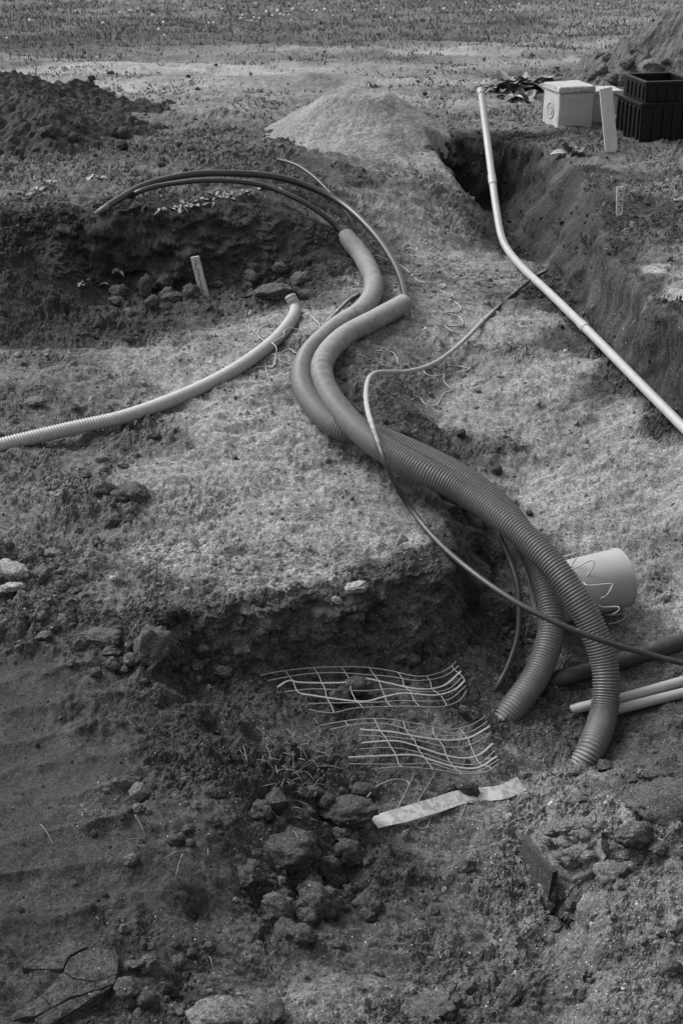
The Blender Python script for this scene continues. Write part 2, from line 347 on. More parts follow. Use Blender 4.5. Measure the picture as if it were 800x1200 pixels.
def tone_at(x, y, chunk=60000):
    x = np.asarray(x, float).ravel(); y = np.asarray(y, float).ravel()
    o1 = np.empty(len(x)); o2 = np.empty(len(x)); o3 = np.empty(len(x))
    sx = tp[:, 0] / (tp[:, 1] + .5); sy = np.log(tp[:, 1] + .5) * 1.6
    for k in range(0, len(x), chunk):
        a = x[k:k+chunk]; b = np.maximum(y[k:k+chunk], .5)
        d2 = ((a / (b + .5))[:, None] - sx[None]) ** 2 + ((np.log(b + .5) * 1.6)[:, None] - sy[None]) ** 2
        wgt = 1.0 / (d2 + 8e-5) ** 3
        s_ = wgt.sum(1); o1[k:k+chunk] = wgt @ tt / s_; o2[k:k+chunk] = wgt @ tr / s_; o3[k:k+chunk] = wgt @ fv / s_
    return np.exp(o1), o2, o3

# grid fanning out with distance: x = s * (0.45 + 0.27 y)
nc = 640
s_f = np.linspace(-1.12, 1.12, nc)
s_o = 1.12 + np.cumsum(np.geomspace(.006, 9, 46))
SC = np.concatenate([-s_o[::-1], s_f, s_o])
yy = np.geomspace(2.55, 24.0, 4000); wgt_ = np.interp(yy, [2.5, 4.5, 4.55, 5.05, 5.1, 7.9, 7.95, 8.6, 8.65, 10.2, 10.25, 10.75, 10.8, 13, 24], [1, 1, 2.4, 2.4, .9, .9, 2.4, 2.4, .8, .8, 1.8, 1.8, .6, .45, .35]); cw_ = np.cumsum(wgt_)
ya = np.interp(np.linspace(cw_[0], cw_[-1], 960), cw_, yy)
yb = 24.0 + np.cumsum(np.geomspace(.12, 16, 60))
yc_ = 2.55 - np.cumsum(np.geomspace(.02, .5, 16))
YR = np.concatenate([yc_[::-1], ya, yb])
WY = .45 + .27 * np.maximum(YR, 0)
GX = SC[None, :] * WY[:, None]; GY = np.repeat(YR[:, None], len(SC), 1)
SH = GX.shape
gx, gy = GX.ravel(), GY.ravel()
wx = fbm(gx * 3, gy * 3, 0, 3, 40) * .09; wy = fbm(gx * 3, gy * 3, 7, 3, 41) * .09
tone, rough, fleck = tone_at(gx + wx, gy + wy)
near = sstep(16, 11, gy)
base = H(gx, gy)
e = .03
slope = np.hypot(H(gx + e, gy) - H(gx - e, gy), H(gx, gy + e) - H(gx, gy - e)) / (2 * e)
wall = sstep(.6, 1.6, slope)
c1, i1 = cell(gx * 13, gy * 13, 1); c2, i2 = cell(gx * 30 + wx * 20, gy * 30, 2); c3, i3 = cell(gx * 62, gy * 62, 3)
patch = sstep(-.25, .35, fbm(gx * 2.2, gy * 2.2, 3, 3, 9))
lump1 = np.sqrt(np.clip(.55 ** 2 * (.4 + .6 * i1) - c1 ** 2, 0, None)) * (i1 > .45)
lump2 = np.sqrt(np.clip(.6 ** 2 * (.3 + .7 * i2) - c2 ** 2, 0, None)) * (i2 > .35)
lump3 = np.sqrt(np.clip(.6 ** 2 * (.3 + .7 * i3) - c3 ** 2, 0, None)) * (i3 > .3)
rr = np.clip(rough * (.55 + .75 * patch), 0, 1.2)
n_big = fbm(gx * 1.6, gy * 1.6, 0, 3, 1); n_mid = fbm(gx * 6, gy * 6, 0, 4, 2); n_sm = fbm(gx * 22, gy * 22, 0, 3, 3, .55); cl2 = sstep(-.15, .4, fbm(gx * 3.3, gy * 3.3, 8, 3, 35))
wet0 = sstep(-.62, -.86, gx + .18 * (gy - 4.2)) * sstep(4.7, 4.3, gy)
ridg = 1 - np.abs(fbm(gx * 9, gy * 9, 2, 3, 5))
dz = n_big * .025 + n_mid * (.005 + .034 * rr) + n_sm * (.0004 + .0014 * cl2 + .012 * rr * sstep(.1, .45, rr)) + (ridg - .6) * .018 * rr
dz += lump1 * .055 * rr ** 1.5 * (.3 + .7 * cl2) + lump2 * .034 * (rr * (.25 + .75 * cl2) * sstep(.08, .3, rr) + .02 * cl2) + lump3 * .014 * (.03 + .12 * cl2 + .85 * rr * (.3 + .7 * cl2)) * (1 - .35 * wet0)
# marks of an excavator track in the damp mud at the left
ca, sa = math.cos(.42), math.sin(.42)
q = (gx * -sa + gy * ca + .05 * n_mid + .03 * n_big) / .165
msk = sstep(-.62, -.86, gx + .18 * (gy - 4.2) + .05 * n_big) * sstep(2.9, 3.2, gy) * sstep(4.7, 4.3, gy)
dz += msk * (.032 * (np.abs(((q % 1) - .5) * 2) ** 2.6) * (.35 + .9 * patch) - .010)
# scraped flakes on the trodden surfaces
fl_ = fbm(gx * 7 + n_mid * .8, gy * 16, 4, 4, 6); dz += np.round(fl_ * 2.6) / 2.6 * .021 * (1 - wall) * near * (1 - .6 * rr) * (1 - msk)
fl2 = fbm(gx * 21, gy * 34, 9, 3, 16); dz += np.round(fl2 * 3) / 3 * (.0006 + .0022 * cl2 + .003 * np.clip(rr, 0, 1)) * (1 - wall) * near * (1 - .8 * msk)
wet = np.clip(msk + .25 * sstep(5.2, 4, gy) * (tone < .08), 0, 1)
# wheel ruts along the track over the field
dz += -.03 * near * 0 + sstep(11.5, 14, gy) * .045 * fbm(gx * .9, gy * 2.4, 0, 4, 12)
gj = rng.normal(size=len(gx)) * np.where(gy < 13, .0011 * sstep(.3, .7, rr), .0003) * (1 - .6 * wet0) * sstep(-60, 0, gx) 
GZ = base + dz * (1 - .88 * wall) + gj
# lumps and undercuts in the cut faces
ex = np.gradient(GZ.reshape(SH), axis=1).ravel() * 0
hx = -(H(gx + .05, gy) - H(gx - .05, gy)); hy = -(H(gx, gy + .05) - H(gx, gy - .05)); hn = np.hypot(hx, hy) + 1e-6
d3 = fbm(gx * 5, gy * 5, GZ * 8, 3, 21) * .07 + (.5 - np.abs(fbm(gx * 9, gy * 9, GZ * 13, 3, 25))) * .05 + np.round(fbm(gx * 8, gy * 8, GZ * 14, 4, 29, .6) * 3.5) / 3.5 * .045 + fbm(gx * 26, gy * 26, GZ * 30, 3, 27, .6) * .020
rw = (gx > .9) & (gy > 5.8)
d3 = np.where(rw, fbm(gx * 4, gy * 4, GZ * 7, 3, 21) * .075 + fbm(gx * 13, gy * 13, GZ * 15, 3, 23, .6) * .034, d3)
d3 = d3 * np.where((gx > .9) & (gy > 5.8), .6, np.where(gy < 5.4, .5, .8))
PXg = gx + hx / hn * d3 * wall; PYg = gy + hy / hn * d3 * wall
tone = tone * (1 + sstep(10.8, 12.5, gy) * .65 * fbm(gx * .6, gy * 1.8, 0, 5, 14, .6))
dk = sstep(.05, .6, fbm(gx * 4.2 + wx * 6, gy * 7.5, 6, 5, 45, .6)); dk2 = sstep(.12, .5, fbm(gx * 15 + wx * 9, gy * 26, 2, 4, 47, .6))
tone = tone * (1 - .26 * dk * near) * (1 - .36 * dk2 * near)
tone = tone * (1 + .22 * (i2 - .5) * rr + .25 * (i3 - .5) * rr)
GZ2 = GZ.reshape(SH)
def Z(x, y):
    """final ground height"""
    x = np.asarray(x, float); y = np.asarray(y, float)
    j = np.clip(np.searchsorted(YR, y) - 1, 0, len(YR) - 2); b = np.clip((y - YR[j]) / (YR[j+1] - YR[j]), 0, 1)
    s_ = x / (.45 + .27 * np.maximum(y, 0))
    i = np.clip(np.searchsorted(SC, s_) - 1, 0, len(SC) - 2); a = np.clip((s_ - SC[i]) / (SC[i+1] - SC[i]), 0, 1)
    return (GZ2[j, i]*(1-a) + GZ2[j, i+1]*a)*(1-b) + (GZ2[j+1, i]*(1-a) + GZ2[j+1, i+1]*a)*b
def hit(u, v): return hitf(u, v, Z)
nr, ncol = SH
ii = np.arange(nr * ncol).reshape(SH)
quads = np.stack([ii[:-1, :-1], ii[:-1, 1:], ii[1:, 1:], ii[1:, :-1]], -1).reshape(-1, 4)
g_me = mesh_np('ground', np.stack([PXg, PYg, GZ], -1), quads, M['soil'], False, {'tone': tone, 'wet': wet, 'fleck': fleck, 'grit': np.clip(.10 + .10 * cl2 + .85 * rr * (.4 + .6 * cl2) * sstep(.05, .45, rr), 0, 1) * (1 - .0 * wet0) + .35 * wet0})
rq = rr.reshape(SH)[:-1, :-1].ravel(); wq = (wall * rw).reshape(SH)[:-1, :-1].ravel()
g_me.polygons.foreach_set('use_smooth', (rq < .42) | (wq > .2)); g_me.update()
ground = link('ground', g_me); ground['kind'] = 'structure'

# ------------------------------------------------------------------ crumbs of soil: uncountable, one object
def ico(sub):
    bm = bmesh.new(); bmesh.ops.create_icosphere(bm, subdivisions=sub, radius=1.0)
    V = np.array([v.co[:] for v in bm.verts]); Fc = np.array([[v.index for v in f.verts] for f in bm.faces]); bm.free(); return V, Fc
IV, IF = ico(1)
def rots(n):
    q = rng.normal(size=(n, 4)); q /= np.linalg.norm(q, axis=1)[:, None]; a, b, c, d = q.T
    return np.stack([np.stack([1-2*(c*c+d*d), 2*(b*c-a*d), 2*(b*d+a*c)], -1), np.stack([2*(b*c+a*d), 1-2*(b*b+d*d), 2*(c*d-a*b)], -1), np.stack([2*(b*d-a*c), 2*(c*d+a*b), 1-2*(b*b+c*c)], -1)], 1)
vis = (np.abs(SC) < 1.15)[None, :] & ((YR > 2.6) & (YR < 21))[:, None]
clump = sstep(-.1, .55, fbm(gx * 4, gy * 4, 5, 3, 31))
dens = (vis.ravel() * (.07 + .25 * dk * sstep(.5, .2, rr) + rr ** 1.6 * (.25 + 1.6 * clump)) * (1 - msk * .5))
dens /= dens.sum()
NCR = 58000
pick = rng.choice(len(gx), NCR, p=dens)
px = PXg[pick]; py = PYg[pick]; pzz = GZ[pick]
far_ = py > 11; px = np.where(far_, px + rng.normal(size=NCR) * .03, px); py = np.where(far_, py + rng.normal(size=NCR) * .12, py)
dist = np.sqrt(px**2 + py**2 + (2 - pzz)**2)
size = dist / 1421 * (0.5 * rng.pareto(2.4, NCR) + .55)
size = np.minimum(size, .014 + .008 * rng.random(NCR) + .012 * sstep(.6, 1, rr[pick]))
J = IV[None] * (1 + rng.normal(size=(NCR, len(IV), 1)) * .16)
J = J * (.6 + .8 * rng.random((NCR, 1, 3)))
J = np.einsum('nij,nkj->nki', rots(NCR), J) * size[:, None, None]
J += np.stack([px, py, pzz + size * .05], -1)[:, None]
FF = (IF[None] + (np.arange(NCR) * len(IV))[:, None, None]).reshape(-1, 3)
bright = np.where(rng.random(NCR) < .05 + .08 * fleck[pick], rng.uniform(1.6, 3.2, NCR), rng.uniform(.6, 1.5, NCR))
ct = np.repeat(np.clip(tone[pick] * bright, .02, .42), len(IV))
cr_me = mesh_np('soil_crumbs', J.reshape(-1, 3), FF, M['soil'], False, {'tone': ct, 'wet': ct * 0, 'fleck': ct * 0, 'grit': ct * 0 + .5})
cr = link('soil_crumbs', cr_me); cr['kind'] = 'stuff'; cr['label'] = 'small loose crumbs of soil scattered over the dug ground'; cr['category'] = 'soil crumbs'
# ------------------------------------------------------------------ swept tubes
def spline(P, step):
    P = np.asarray(P, float); n = len(P); out = []
    E = np.vstack([2*P[0]-P[1], P, 2*P[-1]-P[-2]])
    for i in range(n - 1):
        a, b, c, d = E[i:i+4]; t = np.linspace(0, 1, 24, endpoint=False)[:, None]
        out.append(.5*((2*b) + (-a+c)*t + (2*a-5*b+4*c-d)*t*t + (-a+3*b-3*c+d)*t**3))
    Q = np.vstack(out + [P[-1:]])
    for _ in range(3):
        Q[1:-1] = (Q[:-2] + 2*Q[1:-1] + Q[2:]) / 4
    L = np.concatenate([[0], np.cumsum(np.linalg.norm(np.diff(Q, axis=0), axis=1))])
    s = np.linspace(0, L[-1], max(int(L[-1] / step), 3) + 1)
    return np.stack([np.interp(s, L, Q[:, k]) for k in range(3)], -1), s
def frames(Q):
    T = np.gradient(Q, axis=0); T /= np.linalg.norm(T, axis=1)[:, None] + 1e-12
    n0 = np.cross(T[0], [0, 0, 1.0]); n0 = n0 if np.linalg.norm(n0) > .1 else np.cross(T[0], [1.0, 0, 0]); n0 /= np.linalg.norm(n0)
    U = [n0]
    for k in range(1, len(Q)):
        u = U[-1] - T[k] * np.dot(U[-1], T[k]); U.append(u / np.linalg.norm(u))
    U = np.array(U); return T, U, np.cross(T, U)
def tube_arrays(Q, r, seg, hollow=(False, False), wallt=.12, deep=.12):
    """rings along Q with radii r; an open end turns inwards and runs back inside"""
    T, U, W = frames(Q); r = np.broadcast_to(np.asarray(r, float), (len(Q),)).copy()
    Qs, rs, Us, Ws = [Q], [r], [U], [W]
    a = np.linspace(0, 2*np.pi, seg, endpoint=False)
    deep = min(deep, np.linalg.norm(np.diff(Q, axis=0), axis=1).sum()*.45)
    def inner(k, sgn):
        ri = r[k] * (1 - wallt)
        return (np.array([Q[k] + T[k]*sgn*.0005, Q[k], Q[k] + T[k]*sgn*deep, Q[k] + T[k]*sgn*deep]), np.array([r[k]*(1-wallt*.5), ri, ri, 1e-4]), np.repeat(U[[k]], 4, 0), np.repeat(W[[k]], 4, 0))
    def flat(k):
        return (Q[[k]], np.array([1e-4]), U[[k]], W[[k]])
    e0 = inner(0, 1) if hollow[0] else flat(0); e1 = inner(-1, -1) if hollow[1] else flat(-1)
    Qa = np.vstack([e0[0][::-1], Q, e1[0]]); ra = np.concatenate([e0[1][::-1], r, e1[1]])
    Ua = np.vstack([e0[2][::-1], U, e1[2]]); Wa = np.vstack([e0[3][::-1], W, e1[3]])
    V = Qa[:, None] + ra[:, None, None] * (np.cos(a)[None, :, None]*Ua[:, None] + np.sin(a)[None, :, None]*Wa[:, None])
    n = len(Qa); idx = np.arange(n*seg).reshape(n, seg); nx = np.roll(idx, -1, 1)
    Fq = np.stack([idx[:-1], idx[1:], nx[1:], nx[:-1]], -1).reshape(-1, 4)
    return V.reshape(-1, 3), Fq, len(e0[0]), n
def tube(name, P, r, mat, seg=14, step=.02, parent=None, dust=0.0, hollow=(False, False), rib=None, wallt=.12):
    Q, s = spline(P, (rib / 4 if rib else step))
    if not rib:
        e_ = lambda a, b: a + (b - a) * min(.9, .0012 / (np.linalg.norm(b - a) + 1e-9))
        Q = np.vstack([Q[:1], e_(Q[0], Q[1])[None], Q[1:-1], e_(Q[-1], Q[-2])[None], Q[-1:]])
    rad = np.full(len(Q), r)
    if rib: rad = r * np.array([1.0, .985, .875, .875])[np.arange(len(Q)) % 4]
    V, Fq, k0, n = tube_arrays(Q, rad, seg, hollow, wallt)
    t = np.clip((np.arange(n) - k0) / max(len(Q) - 1, 1), 0, 1)
    d = np.array([dust(x) if callable(dust) else dust for x in t]); d = np.repeat(d, seg)
    o = link(name, mesh_np(name, V, Fq, mat, True, {'dust': d}), parent); o['_len'] = float(s[-1]); del o['_len']
    return o
def pix(L): return [at(*p) for p in L]

# two large corrugated ducts; the second lies over the first
duct1 = pix([(405,278,-.20),(425,302,-.26),(438,335,-.30),(425,362,-.33),(392,385,-.345),(362,415,-.36),(354,445,-.365),(366,473,-.37),(395,500,-.385),(440,512,-.40),(490,533,-.435),(545,562,-.48),
  (592,600,-.55),(622,645,-.64),(640,692,-.74),(645,740,-.85),(630,788,-.96),(600,831,-1.05),(568,868,-1.15)])
duct2 = pix([(473,356,-.33),(440,374,-.34),(402,395,-.34),(379,422,-.335),(380,450,-.335),(402,485,-.33),(440,520,-.335),(490,549,-.37),(545,578,-.43),(600,617,-.49),(640,655,-.56),(672,697,-.66),
  (696,740,-.78),(709,785,-.91),(707,835,-1.04),(692,878,-1.1),(672,915,-1.2)])
du = lambda t: float(np.interp(t, [0, .2, .33, .45, .85, .95, 1], [.62, .55, .36, .05, .02, .2, .5]))
tag(tube('corrugated_duct', duct1, .055, M['duct'], 32, dust=du, hollow=(True, False), rib=.0128), 'grey corrugated duct lying underneath the other, its lower end beside the wavy net', 'duct')
tag(tube('corrugated_duct', duct2, .055, M['duct'], 32, dust=du, hollow=(True, False), rib=.0128), 'grey corrugated duct lying on top of the other, crossing the thin black cable', 'duct')
# the pale thin duct on the platform
def on_ground(L, off):
    out = []
    for u, v in L:
        p = hitf(u, v, lambda x, y: H(x, y), off); out.append(np.array([p[0], p[1], p[2]]))
    return out
small = on_ground([(-90,543),(0,522),(80,503),(150,487),(220,461),(275,433),(318,402),(340,377),(346,362)], .037) 
small.append(small[-1] + np.array([-.03, .05, .06]))
tag(tube('thin_duct', small, .034, M['duct_pale'], 26, dust=.12, hollow=(False, True), rib=.0135), 'pale thin corrugated duct lying alone across the trodden earth', 'duct')

# cables
tag(tube('cable', pix([(113,252,.0),(122,245,.04),(140,233,.07),(170,217,.10),(220,205,.13),(270,203,.12),(320,207,.08),(360,218,.02),(400,238,-.06),(435,270,-.15),(460,305,-.23),(472,335,-.29),(473,356,-.325),(455,366,-.335)]), .021, M['cable'], 14, dust=lambda t: .45 if t < .04 else (.1 + .3 * max(0, t - .7))), 'thick black cable arching highest over the bank into the upper duct end', 'cable')
tag(tube('cable', pix([(150,231,.05),(165,224,.09),(190,217,.11),(230,212,.13),(270,212,.12),(310,218,.08),(350,234,.01),(380,253,-.08),(396,268,-.155),(410,284,-.215),(425,302,-.26)]), .016, M['cable'], 12, dust=.12), 'black cable running just below the thick arching one into the other duct', 'cable')
tag(tube('cable', pix([(326,187,.03),(338,190,.05),(352,196,.04),(372,211,.0),(395,236,-.09),(413,262,-.20),(424,288,-.31),(430,315,-.375),(424,340,-.375),(408,352,-.36),(395,365,-.35),(378,382,-.385)]), .011, M['cable_dirty'], 10, dust=lambda t: .05 + .35*t), 'thin black cable coming off the bank and passing under the duct', 'cable')
cD = pix([(640,317,-.36),(625,325,-.40),(600,345,-.43),(570,372,-.43),(540,402,-.44),(510,425,-.45),(480,435,-.43),(455,436,-.39),(440,437,-.36),(431,446,-.33),(429,470,-.27),(436,500,-.235),(447,530,-.25),(462,565,-.36),(480,595,-.47),(510,632,-.52),(550,668,-.53),(600,703,-.56),(650,729,-.6),(700,749,-.65),(750,764,-.7),(800,777,-.74),(900,795,-.78),(1000,800,-.74)])
tag(tube('cable', cD, .0115, M['cable_dirty'], 12, dust=lambda t: float(np.interp(t, [0,.12,.2,.5,.6,1],[.15,.25,.85,.85,.15,0]))), 'thin long cable looping over both large ducts and off across the trench', 'cable')
tag(tube('cable', pix([(585,628,-.56),(597,655,-.63),(606,685,-.70),(608,715,-.78),(606,745,-.86),(597,775,-.93),(585,800,-.98),(572,818,-1.04)]), .0125, M['cable'], 12, dust=lambda t: .05 + .5*max(0, t-.7)), 'short black cable hanging down between the platform and the lower ducts', 'cable')
tag(tube('buried_pipe', pix([(636,802,-1.05),(648,797,-1.02),(665,792,-1.0),(720,776,-.98),(800,752,-.95),(900,722,-.93),(1000,690,-.9)]), .036, M['cable_dirty'], 20, dust=.12), 'thick black pipe half buried under sand at the trench step', 'pipe')
for L, lb in (([(645,842,-1.14),(662,834,-1.09),(692,826,-1.055),(728,818,-1.045),(800,798,-1.015),(900,770,-.98)], 'grey plastic conduit lying next to the black buried pipe'),
              ([(680,850,-1.15),(700,839,-1.09),(728,830,-1.06),(800,812,-1.03),(900,788,-1.0)], 'grey plastic conduit lying on the far side from the black buried pipe')):
    tag(tube('conduit', pix(L), .0205, M['drain'], 18, dust=lambda t: .5*max(0, .35-t)*3, hollow=(False, False)), lb, 'conduit', 'pair of grey conduits')
# the long pale conduit leaning out of the far end of the trench
wp = thing('long_conduit', 'long pale conduit leaning out of the trench and running along its wall', 'conduit', at(596, 300, -.38))
WP = pix([(563,105,.43),(570,160,.17),(577,215,-.06),(582,250,-.20),(587,276,-.30),(596,295,-.365),(615,317,-.395),(645,345,-.40),(690,389,-.40),(740,440,-.42),(800,501,-.47),(900,603,-.5)])
o = tube('pipe', WP, .024, M['conduit'], 18, dust=lambda t: .28 if .5 < t < .7 else .08, hollow=(True, False)); o.parent = wp; o.matrix_parent_inverse = Matrix.Translation(-Vector(wp.location))
def sleeve(name, a, b, r, mat, parent):
    o = tube(name, [a, (np.array(a)+np.array(b))/2, b], r, mat, 18, step=.01, hollow=(True, True), wallt=.1); o.parent = parent; o.matrix_parent_inverse = Matrix.Translation(-Vector(parent.location)); return o
Q_, _s = spline(WP, .01)
ks = [int(np.argmin([np.linalg.norm(q - at(576, 212, -.05)) for q in Q_])), int(np.argmin([np.linalg.norm(q - at(683, 382, -.40)) for q in Q_]))]
for k in ks: sleeve('coupling', Q_[k-4], Q_[k+5], .0275, M['conduit'], wp)
sleeve('end_cap', Q_[0] + (Q_[0]-Q_[3])*.05, Q_[4], .0275, M['conduit'], wp)

# large drain pipe offcut
dp = thing('drain_pipe', 'wide smooth grey pipe offcut lying on the trench floor behind the ducts', 'pipe', at(734, 712, -.9))
axR = at(726, 677, -.775); axL = axR - .36*np.array([math.cos(.36), math.sin(.36), .06])
dd = (axR - axL) / np.linalg.norm(axR - axL)
o = tube('pipe_wall', [axL, (axL+axR)/2, axR], .124, M['drain'], 48, step=.03, hollow=(True, True), wallt=.05, dust=.05); o.parent = dp; o.matrix_parent_inverse = Matrix.Translation(-Vector(dp.location))
o = tube('chamfered_rim', [axR - dd*.002, axR + dd*.002, axR + dd*.006], .1256, M['conduit'], 48, step=.004, hollow=(True, True), wallt=.04); o.parent = dp; o.matrix_parent_inverse = Matrix.Translation(-Vector(dp.location))

# ------------------------------------------------------------------ strings and wires
def string(name, L, r, lab, mat='string', cat='string', lift=.006, z=None):
    P = [at(u, v, zz[0]) if zz else (lambda p: p + np.array([0, 0, lift]))(hit(u, v)) for u, v, *zz in L]
    return tag(tube(name, P, r, M[mat], 6, step=.012), lab, cat)
string('draw_string', [(337,373),(327,366,-.35),(318,367,-.33),(312,374,-.34),(314,380),(304,386),(303,395),(312,400,-.36),(319,402,-.35),(324,408,-.36),(323,417),(318,412),(319,402,-.35),(330,395,-.35),(333,393,-.34),(333,388,-.33),(340,384,-.33),(350,386,-.35),(353,380,-.34),(362,376,-.33),(373,383,-.35)], .0024, 'pale draw string tangled in loops over the thin duct')
string('draw_string', [(352,372),(360,368,-.34),(366,372,-.35),(374,384,-.36),(350,412,-.37),(340,410),(332,413),(326,419),(330,425),(338,428),(345,424,-.39)], .0024, 'pale string bowing from the thin duct to the large duct')
string('draw_string', [(324,417),(321,424),(320,430),(313,431),(310,426),(314,419),(323,416,-.39),(320,431),(311,431),(300,432),(294,440),(295,448),(304,449),(313,445),(314,440),(311,432)], .0022, 'pale string ending in a loop on the trodden earth')
string('draw_string', [(434,296),(441,300),(469,312),(480,321),(490,330),(500,332),(514,333),(522,336),(515,341),(530,348),(517,351),(530,353),(539,361),(536,366),(520,367),(537,372),(542,380),(534,383),(521,383),(530,389),(537,392)], .0026, 'pale curly string coiled like a spring on the sandy trench floor')
string('draw_string', [(440,412),(458,413),(465,421),(468,428),(488,428),(494,433),(500,440),(510,442),(519,440),(520,448),(526,455),(531,458),(520,462),(514,472),(508,477),(498,475),(490,466),(482,470)], .0022, 'pale string trailing from the thin cable over the sand')
string('draw_string', [(524,429),(535,430),(549,433),(545,436),(534,437)], .0022, 'short pale string end lying alone on the sand')
string('spring_string', [(652,653,-0.625),(666,651,-0.615),(675,648,-0.615),(674,655,-0.635),(668,664,-0.665),(673,666,-0.655),(690,657,-0.635),(696,658,-0.635),(693,667,-0.665),(684,680,-0.705),(688,686,-0.705),(715,684,-0.705),(716,688,-0.715),(710,698,-0.745),(699,704,-0.795),(704,711,-0.805),(723,711,-0.795),(725,715,-0.805),(716,720,-0.835),(706,724),(712,726),(731,724),(731,729),(722,734),(712,736)], .003, 'stiff pale coiled string spilling over the wide pipe offcut', lift=.02)
string('bent_wire', [(430,940),(440,928),(452,922),(462,919),(475,920),(480,926)], .0025, 'bent pale wire arching out of the soil near the tape', 'wire', 'wire', .02)
for L in ([(487,907),(478,925),(468,945),(460,962)], [(513,903),(500,925),(488,945),(478,966)], [(462,958),(478,966),(492,974),(502,972)], [(500,972),(508,955),(514,945)], [(548,940),(541,957),(535,968)], [(530,960),(548,963),(566,966)]):
    string('wire', L, .0016, 'short thin wire of a torn grid beside the spotted tape', 'wire', 'wire', .012)['group'] = 'torn grid wires'

# ------------------------------------------------------------------ warning nets: wavy strands, each a part
def net(strands, lab, lifts, cross_dx, label_loc):
    root = thing('warning_net', lab, 'net', hitf(*label_loc))
    inv = Matrix.Translation(-Vector(root.location))
    W = []
    for L, thick in strands:
        P = []
        for a, b in L:
            u = 280 + a / 2.222; v = 740 + b / 2.222
            lf = float(np.interp(u, *lifts))
            p = hitf(u, v, lambda x, y: samp(R, x, y), lf); P.append(p)
        Q, s = spline(P, .012)
        Wd = .0048 if thick else .0018
        T, U, Wv = frames(Q)
        side = np.cross(T, [0, 0, 1.0]); side /= np.linalg.norm(side, axis=1)[:, None]
        up = np.cross(side, T)
        a = np.linspace(0, 2*np.pi, 8, endpoint=False)
        V = Q[:, None] + np.cos(a)[None, :, None]*side[:, None]*Wd + np.sin(a)[None, :, None]*up[:, None]*.0022
        n = len(Q); idx = np.arange(n*8).reshape(n, 8); nx = np.roll(idx, -1, 1)
        o = link('strand', mesh_np('strand', V.reshape(-1, 3), np.stack([idx[:-1], idx[1:], nx[1:], nx[:-1]], -1).reshape(-1, 4), M['net'], True, {'dust': np.full(n*8, .1)}), root); o.matrix_parent_inverse = inv
        W.append(Q)
    # cross strands join neighbouring strands at equal steps along the net
    x0 = W[0][:, 0]
    for cx in cross_dx:
        pts = []
        for i, Q in enumerate(W):
            tx = cx + i * .012
            if Q[:, 0].min() - .02 < tx < Q[:, 0].max() + .01: pts.append(Q[int(np.argmin(np.abs(Q[:, 0] - tx)))])
            elif len(pts) > 1: break
            else: pts = []
        if len(pts) > 1:
            o = tube('cross_strand', pts, .0017, M['net'], 6, step=.02, dust=.1, parent=root); o.matrix_parent_inverse = inv
net([([(55,115),(100,105),(165,97),(245,92),(325,93),(397,103),(465,117),(520,108),(550,92),(565,78)], 0),
     ([(75,128),(165,112),(245,107),(325,112),(397,118),(465,128),(530,118),(572,90)], 0),
     ([(100,145),(130,128),(165,133),(275,133),(320,122),(350,126),(400,137),(470,150),(530,142),(577,104)], 1),
     ([(118,157),(190,150),(260,152),(330,155),(380,150),(430,152),(480,157),(540,152),(582,118)], 0),
     ([(160,162),(270,178),(330,182),(370,172),(430,161),(510,166),(560,152),(587,128)], 1),
     ([(180,188),(265,186),(370,184),(420,180),(500,182),(550,175),(590,142)], 0),
     ([(180,203),(240,212),(300,200),(380,196),(450,195),(520,197),(570,182),(592,155)], 0)],
    'wavy pale plastic warning net with a soil clod on it, under the cut face', ([300, 340, 500, 530, 545], [.02, .045, .045, .06, .10]), np.arange(-.31, .5, .105), (430, 800))
net([([(210,245),(300,230),(380,228),(460,240),(540,255),(600,245),(640,222)], 0),
     ([(235,256),(300,243),(380,240),(460,262),(540,272),(600,262),(645,236)], 0),
     ([(315,255),(400,262),(470,275),(540,283),(600,276),(652,247)], 1),
     ([(310,270),(395,275),(465,284),(550,302),(610,292),(656,262)], 0),
     ([(320,290),(405,285),(460,298),(520,318),(580,330),(625,321),(660,292)], 1),
     ([(315,306),(400,303),(480,318),(550,341),(620,345),(664,312)], 0),
     ([(285,328),(370,324),(455,322),(500,335),(560,352),(620,355),(671,325)], 1),
     ([(285,345),(420,346),(500,344),(560,362),(620,365),(675,334)], 0),
     ([(360,357),(430,353),(520,361),(580,371),(640,366),(676,344)], 0)],
    'wavy pale plastic warning net next to the duct end and the spotted tape', ([370, 420, 540, 560, 585], [.02, .045, .045, .06, .10]), np.arange(-.2, .6, .105), (470, 890))

# spotted tape
def tape(name, L, wd, lab):
    P = [hitf(u, v, lambda x, y: samp(R, x, y), lf) for u, v, lf, tw in L]
    tw0 = np.array([t for *_, t in L]); Q, s = spline(P, .012)
    tw = np.interp(np.linspace(0, 1, len(Q)), np.linspace(0, 1, len(L)), tw0)
    T, _, _ = frames(Q); side = np.cross(T, [0, 0, 1.0]); side /= np.linalg.norm(side, axis=1)[:, None]; up = np.cross(side, T)
    d = side*np.cos(tw)[:, None] + up*np.sin(tw)[:, None]; nn = np.cross(d, T)
    k = np.linspace(-1, 1, 5); rip = .0015*np.sin(s*40)
    top = Q[:, None] + d[:, None]*k[None, :, None]*wd/2 + nn[:, None]*(rip[:, None, None]*k[None, :, None]**2)
    V = np.concatenate([top, (top - nn[:, None]*.0012)[:, ::-1]], 1)
    n = len(Q); idx = np.arange(n*10).reshape(n, 10); nx = np.roll(idx, -1, 1)
    return tag(link(name, mesh_np(name, V.reshape(-1, 3), np.stack([idx[:-1], idx[1:], nx[1:], nx[:-1]], -1).reshape(-1, 4), M['tape'], False)), lab, 'tape')
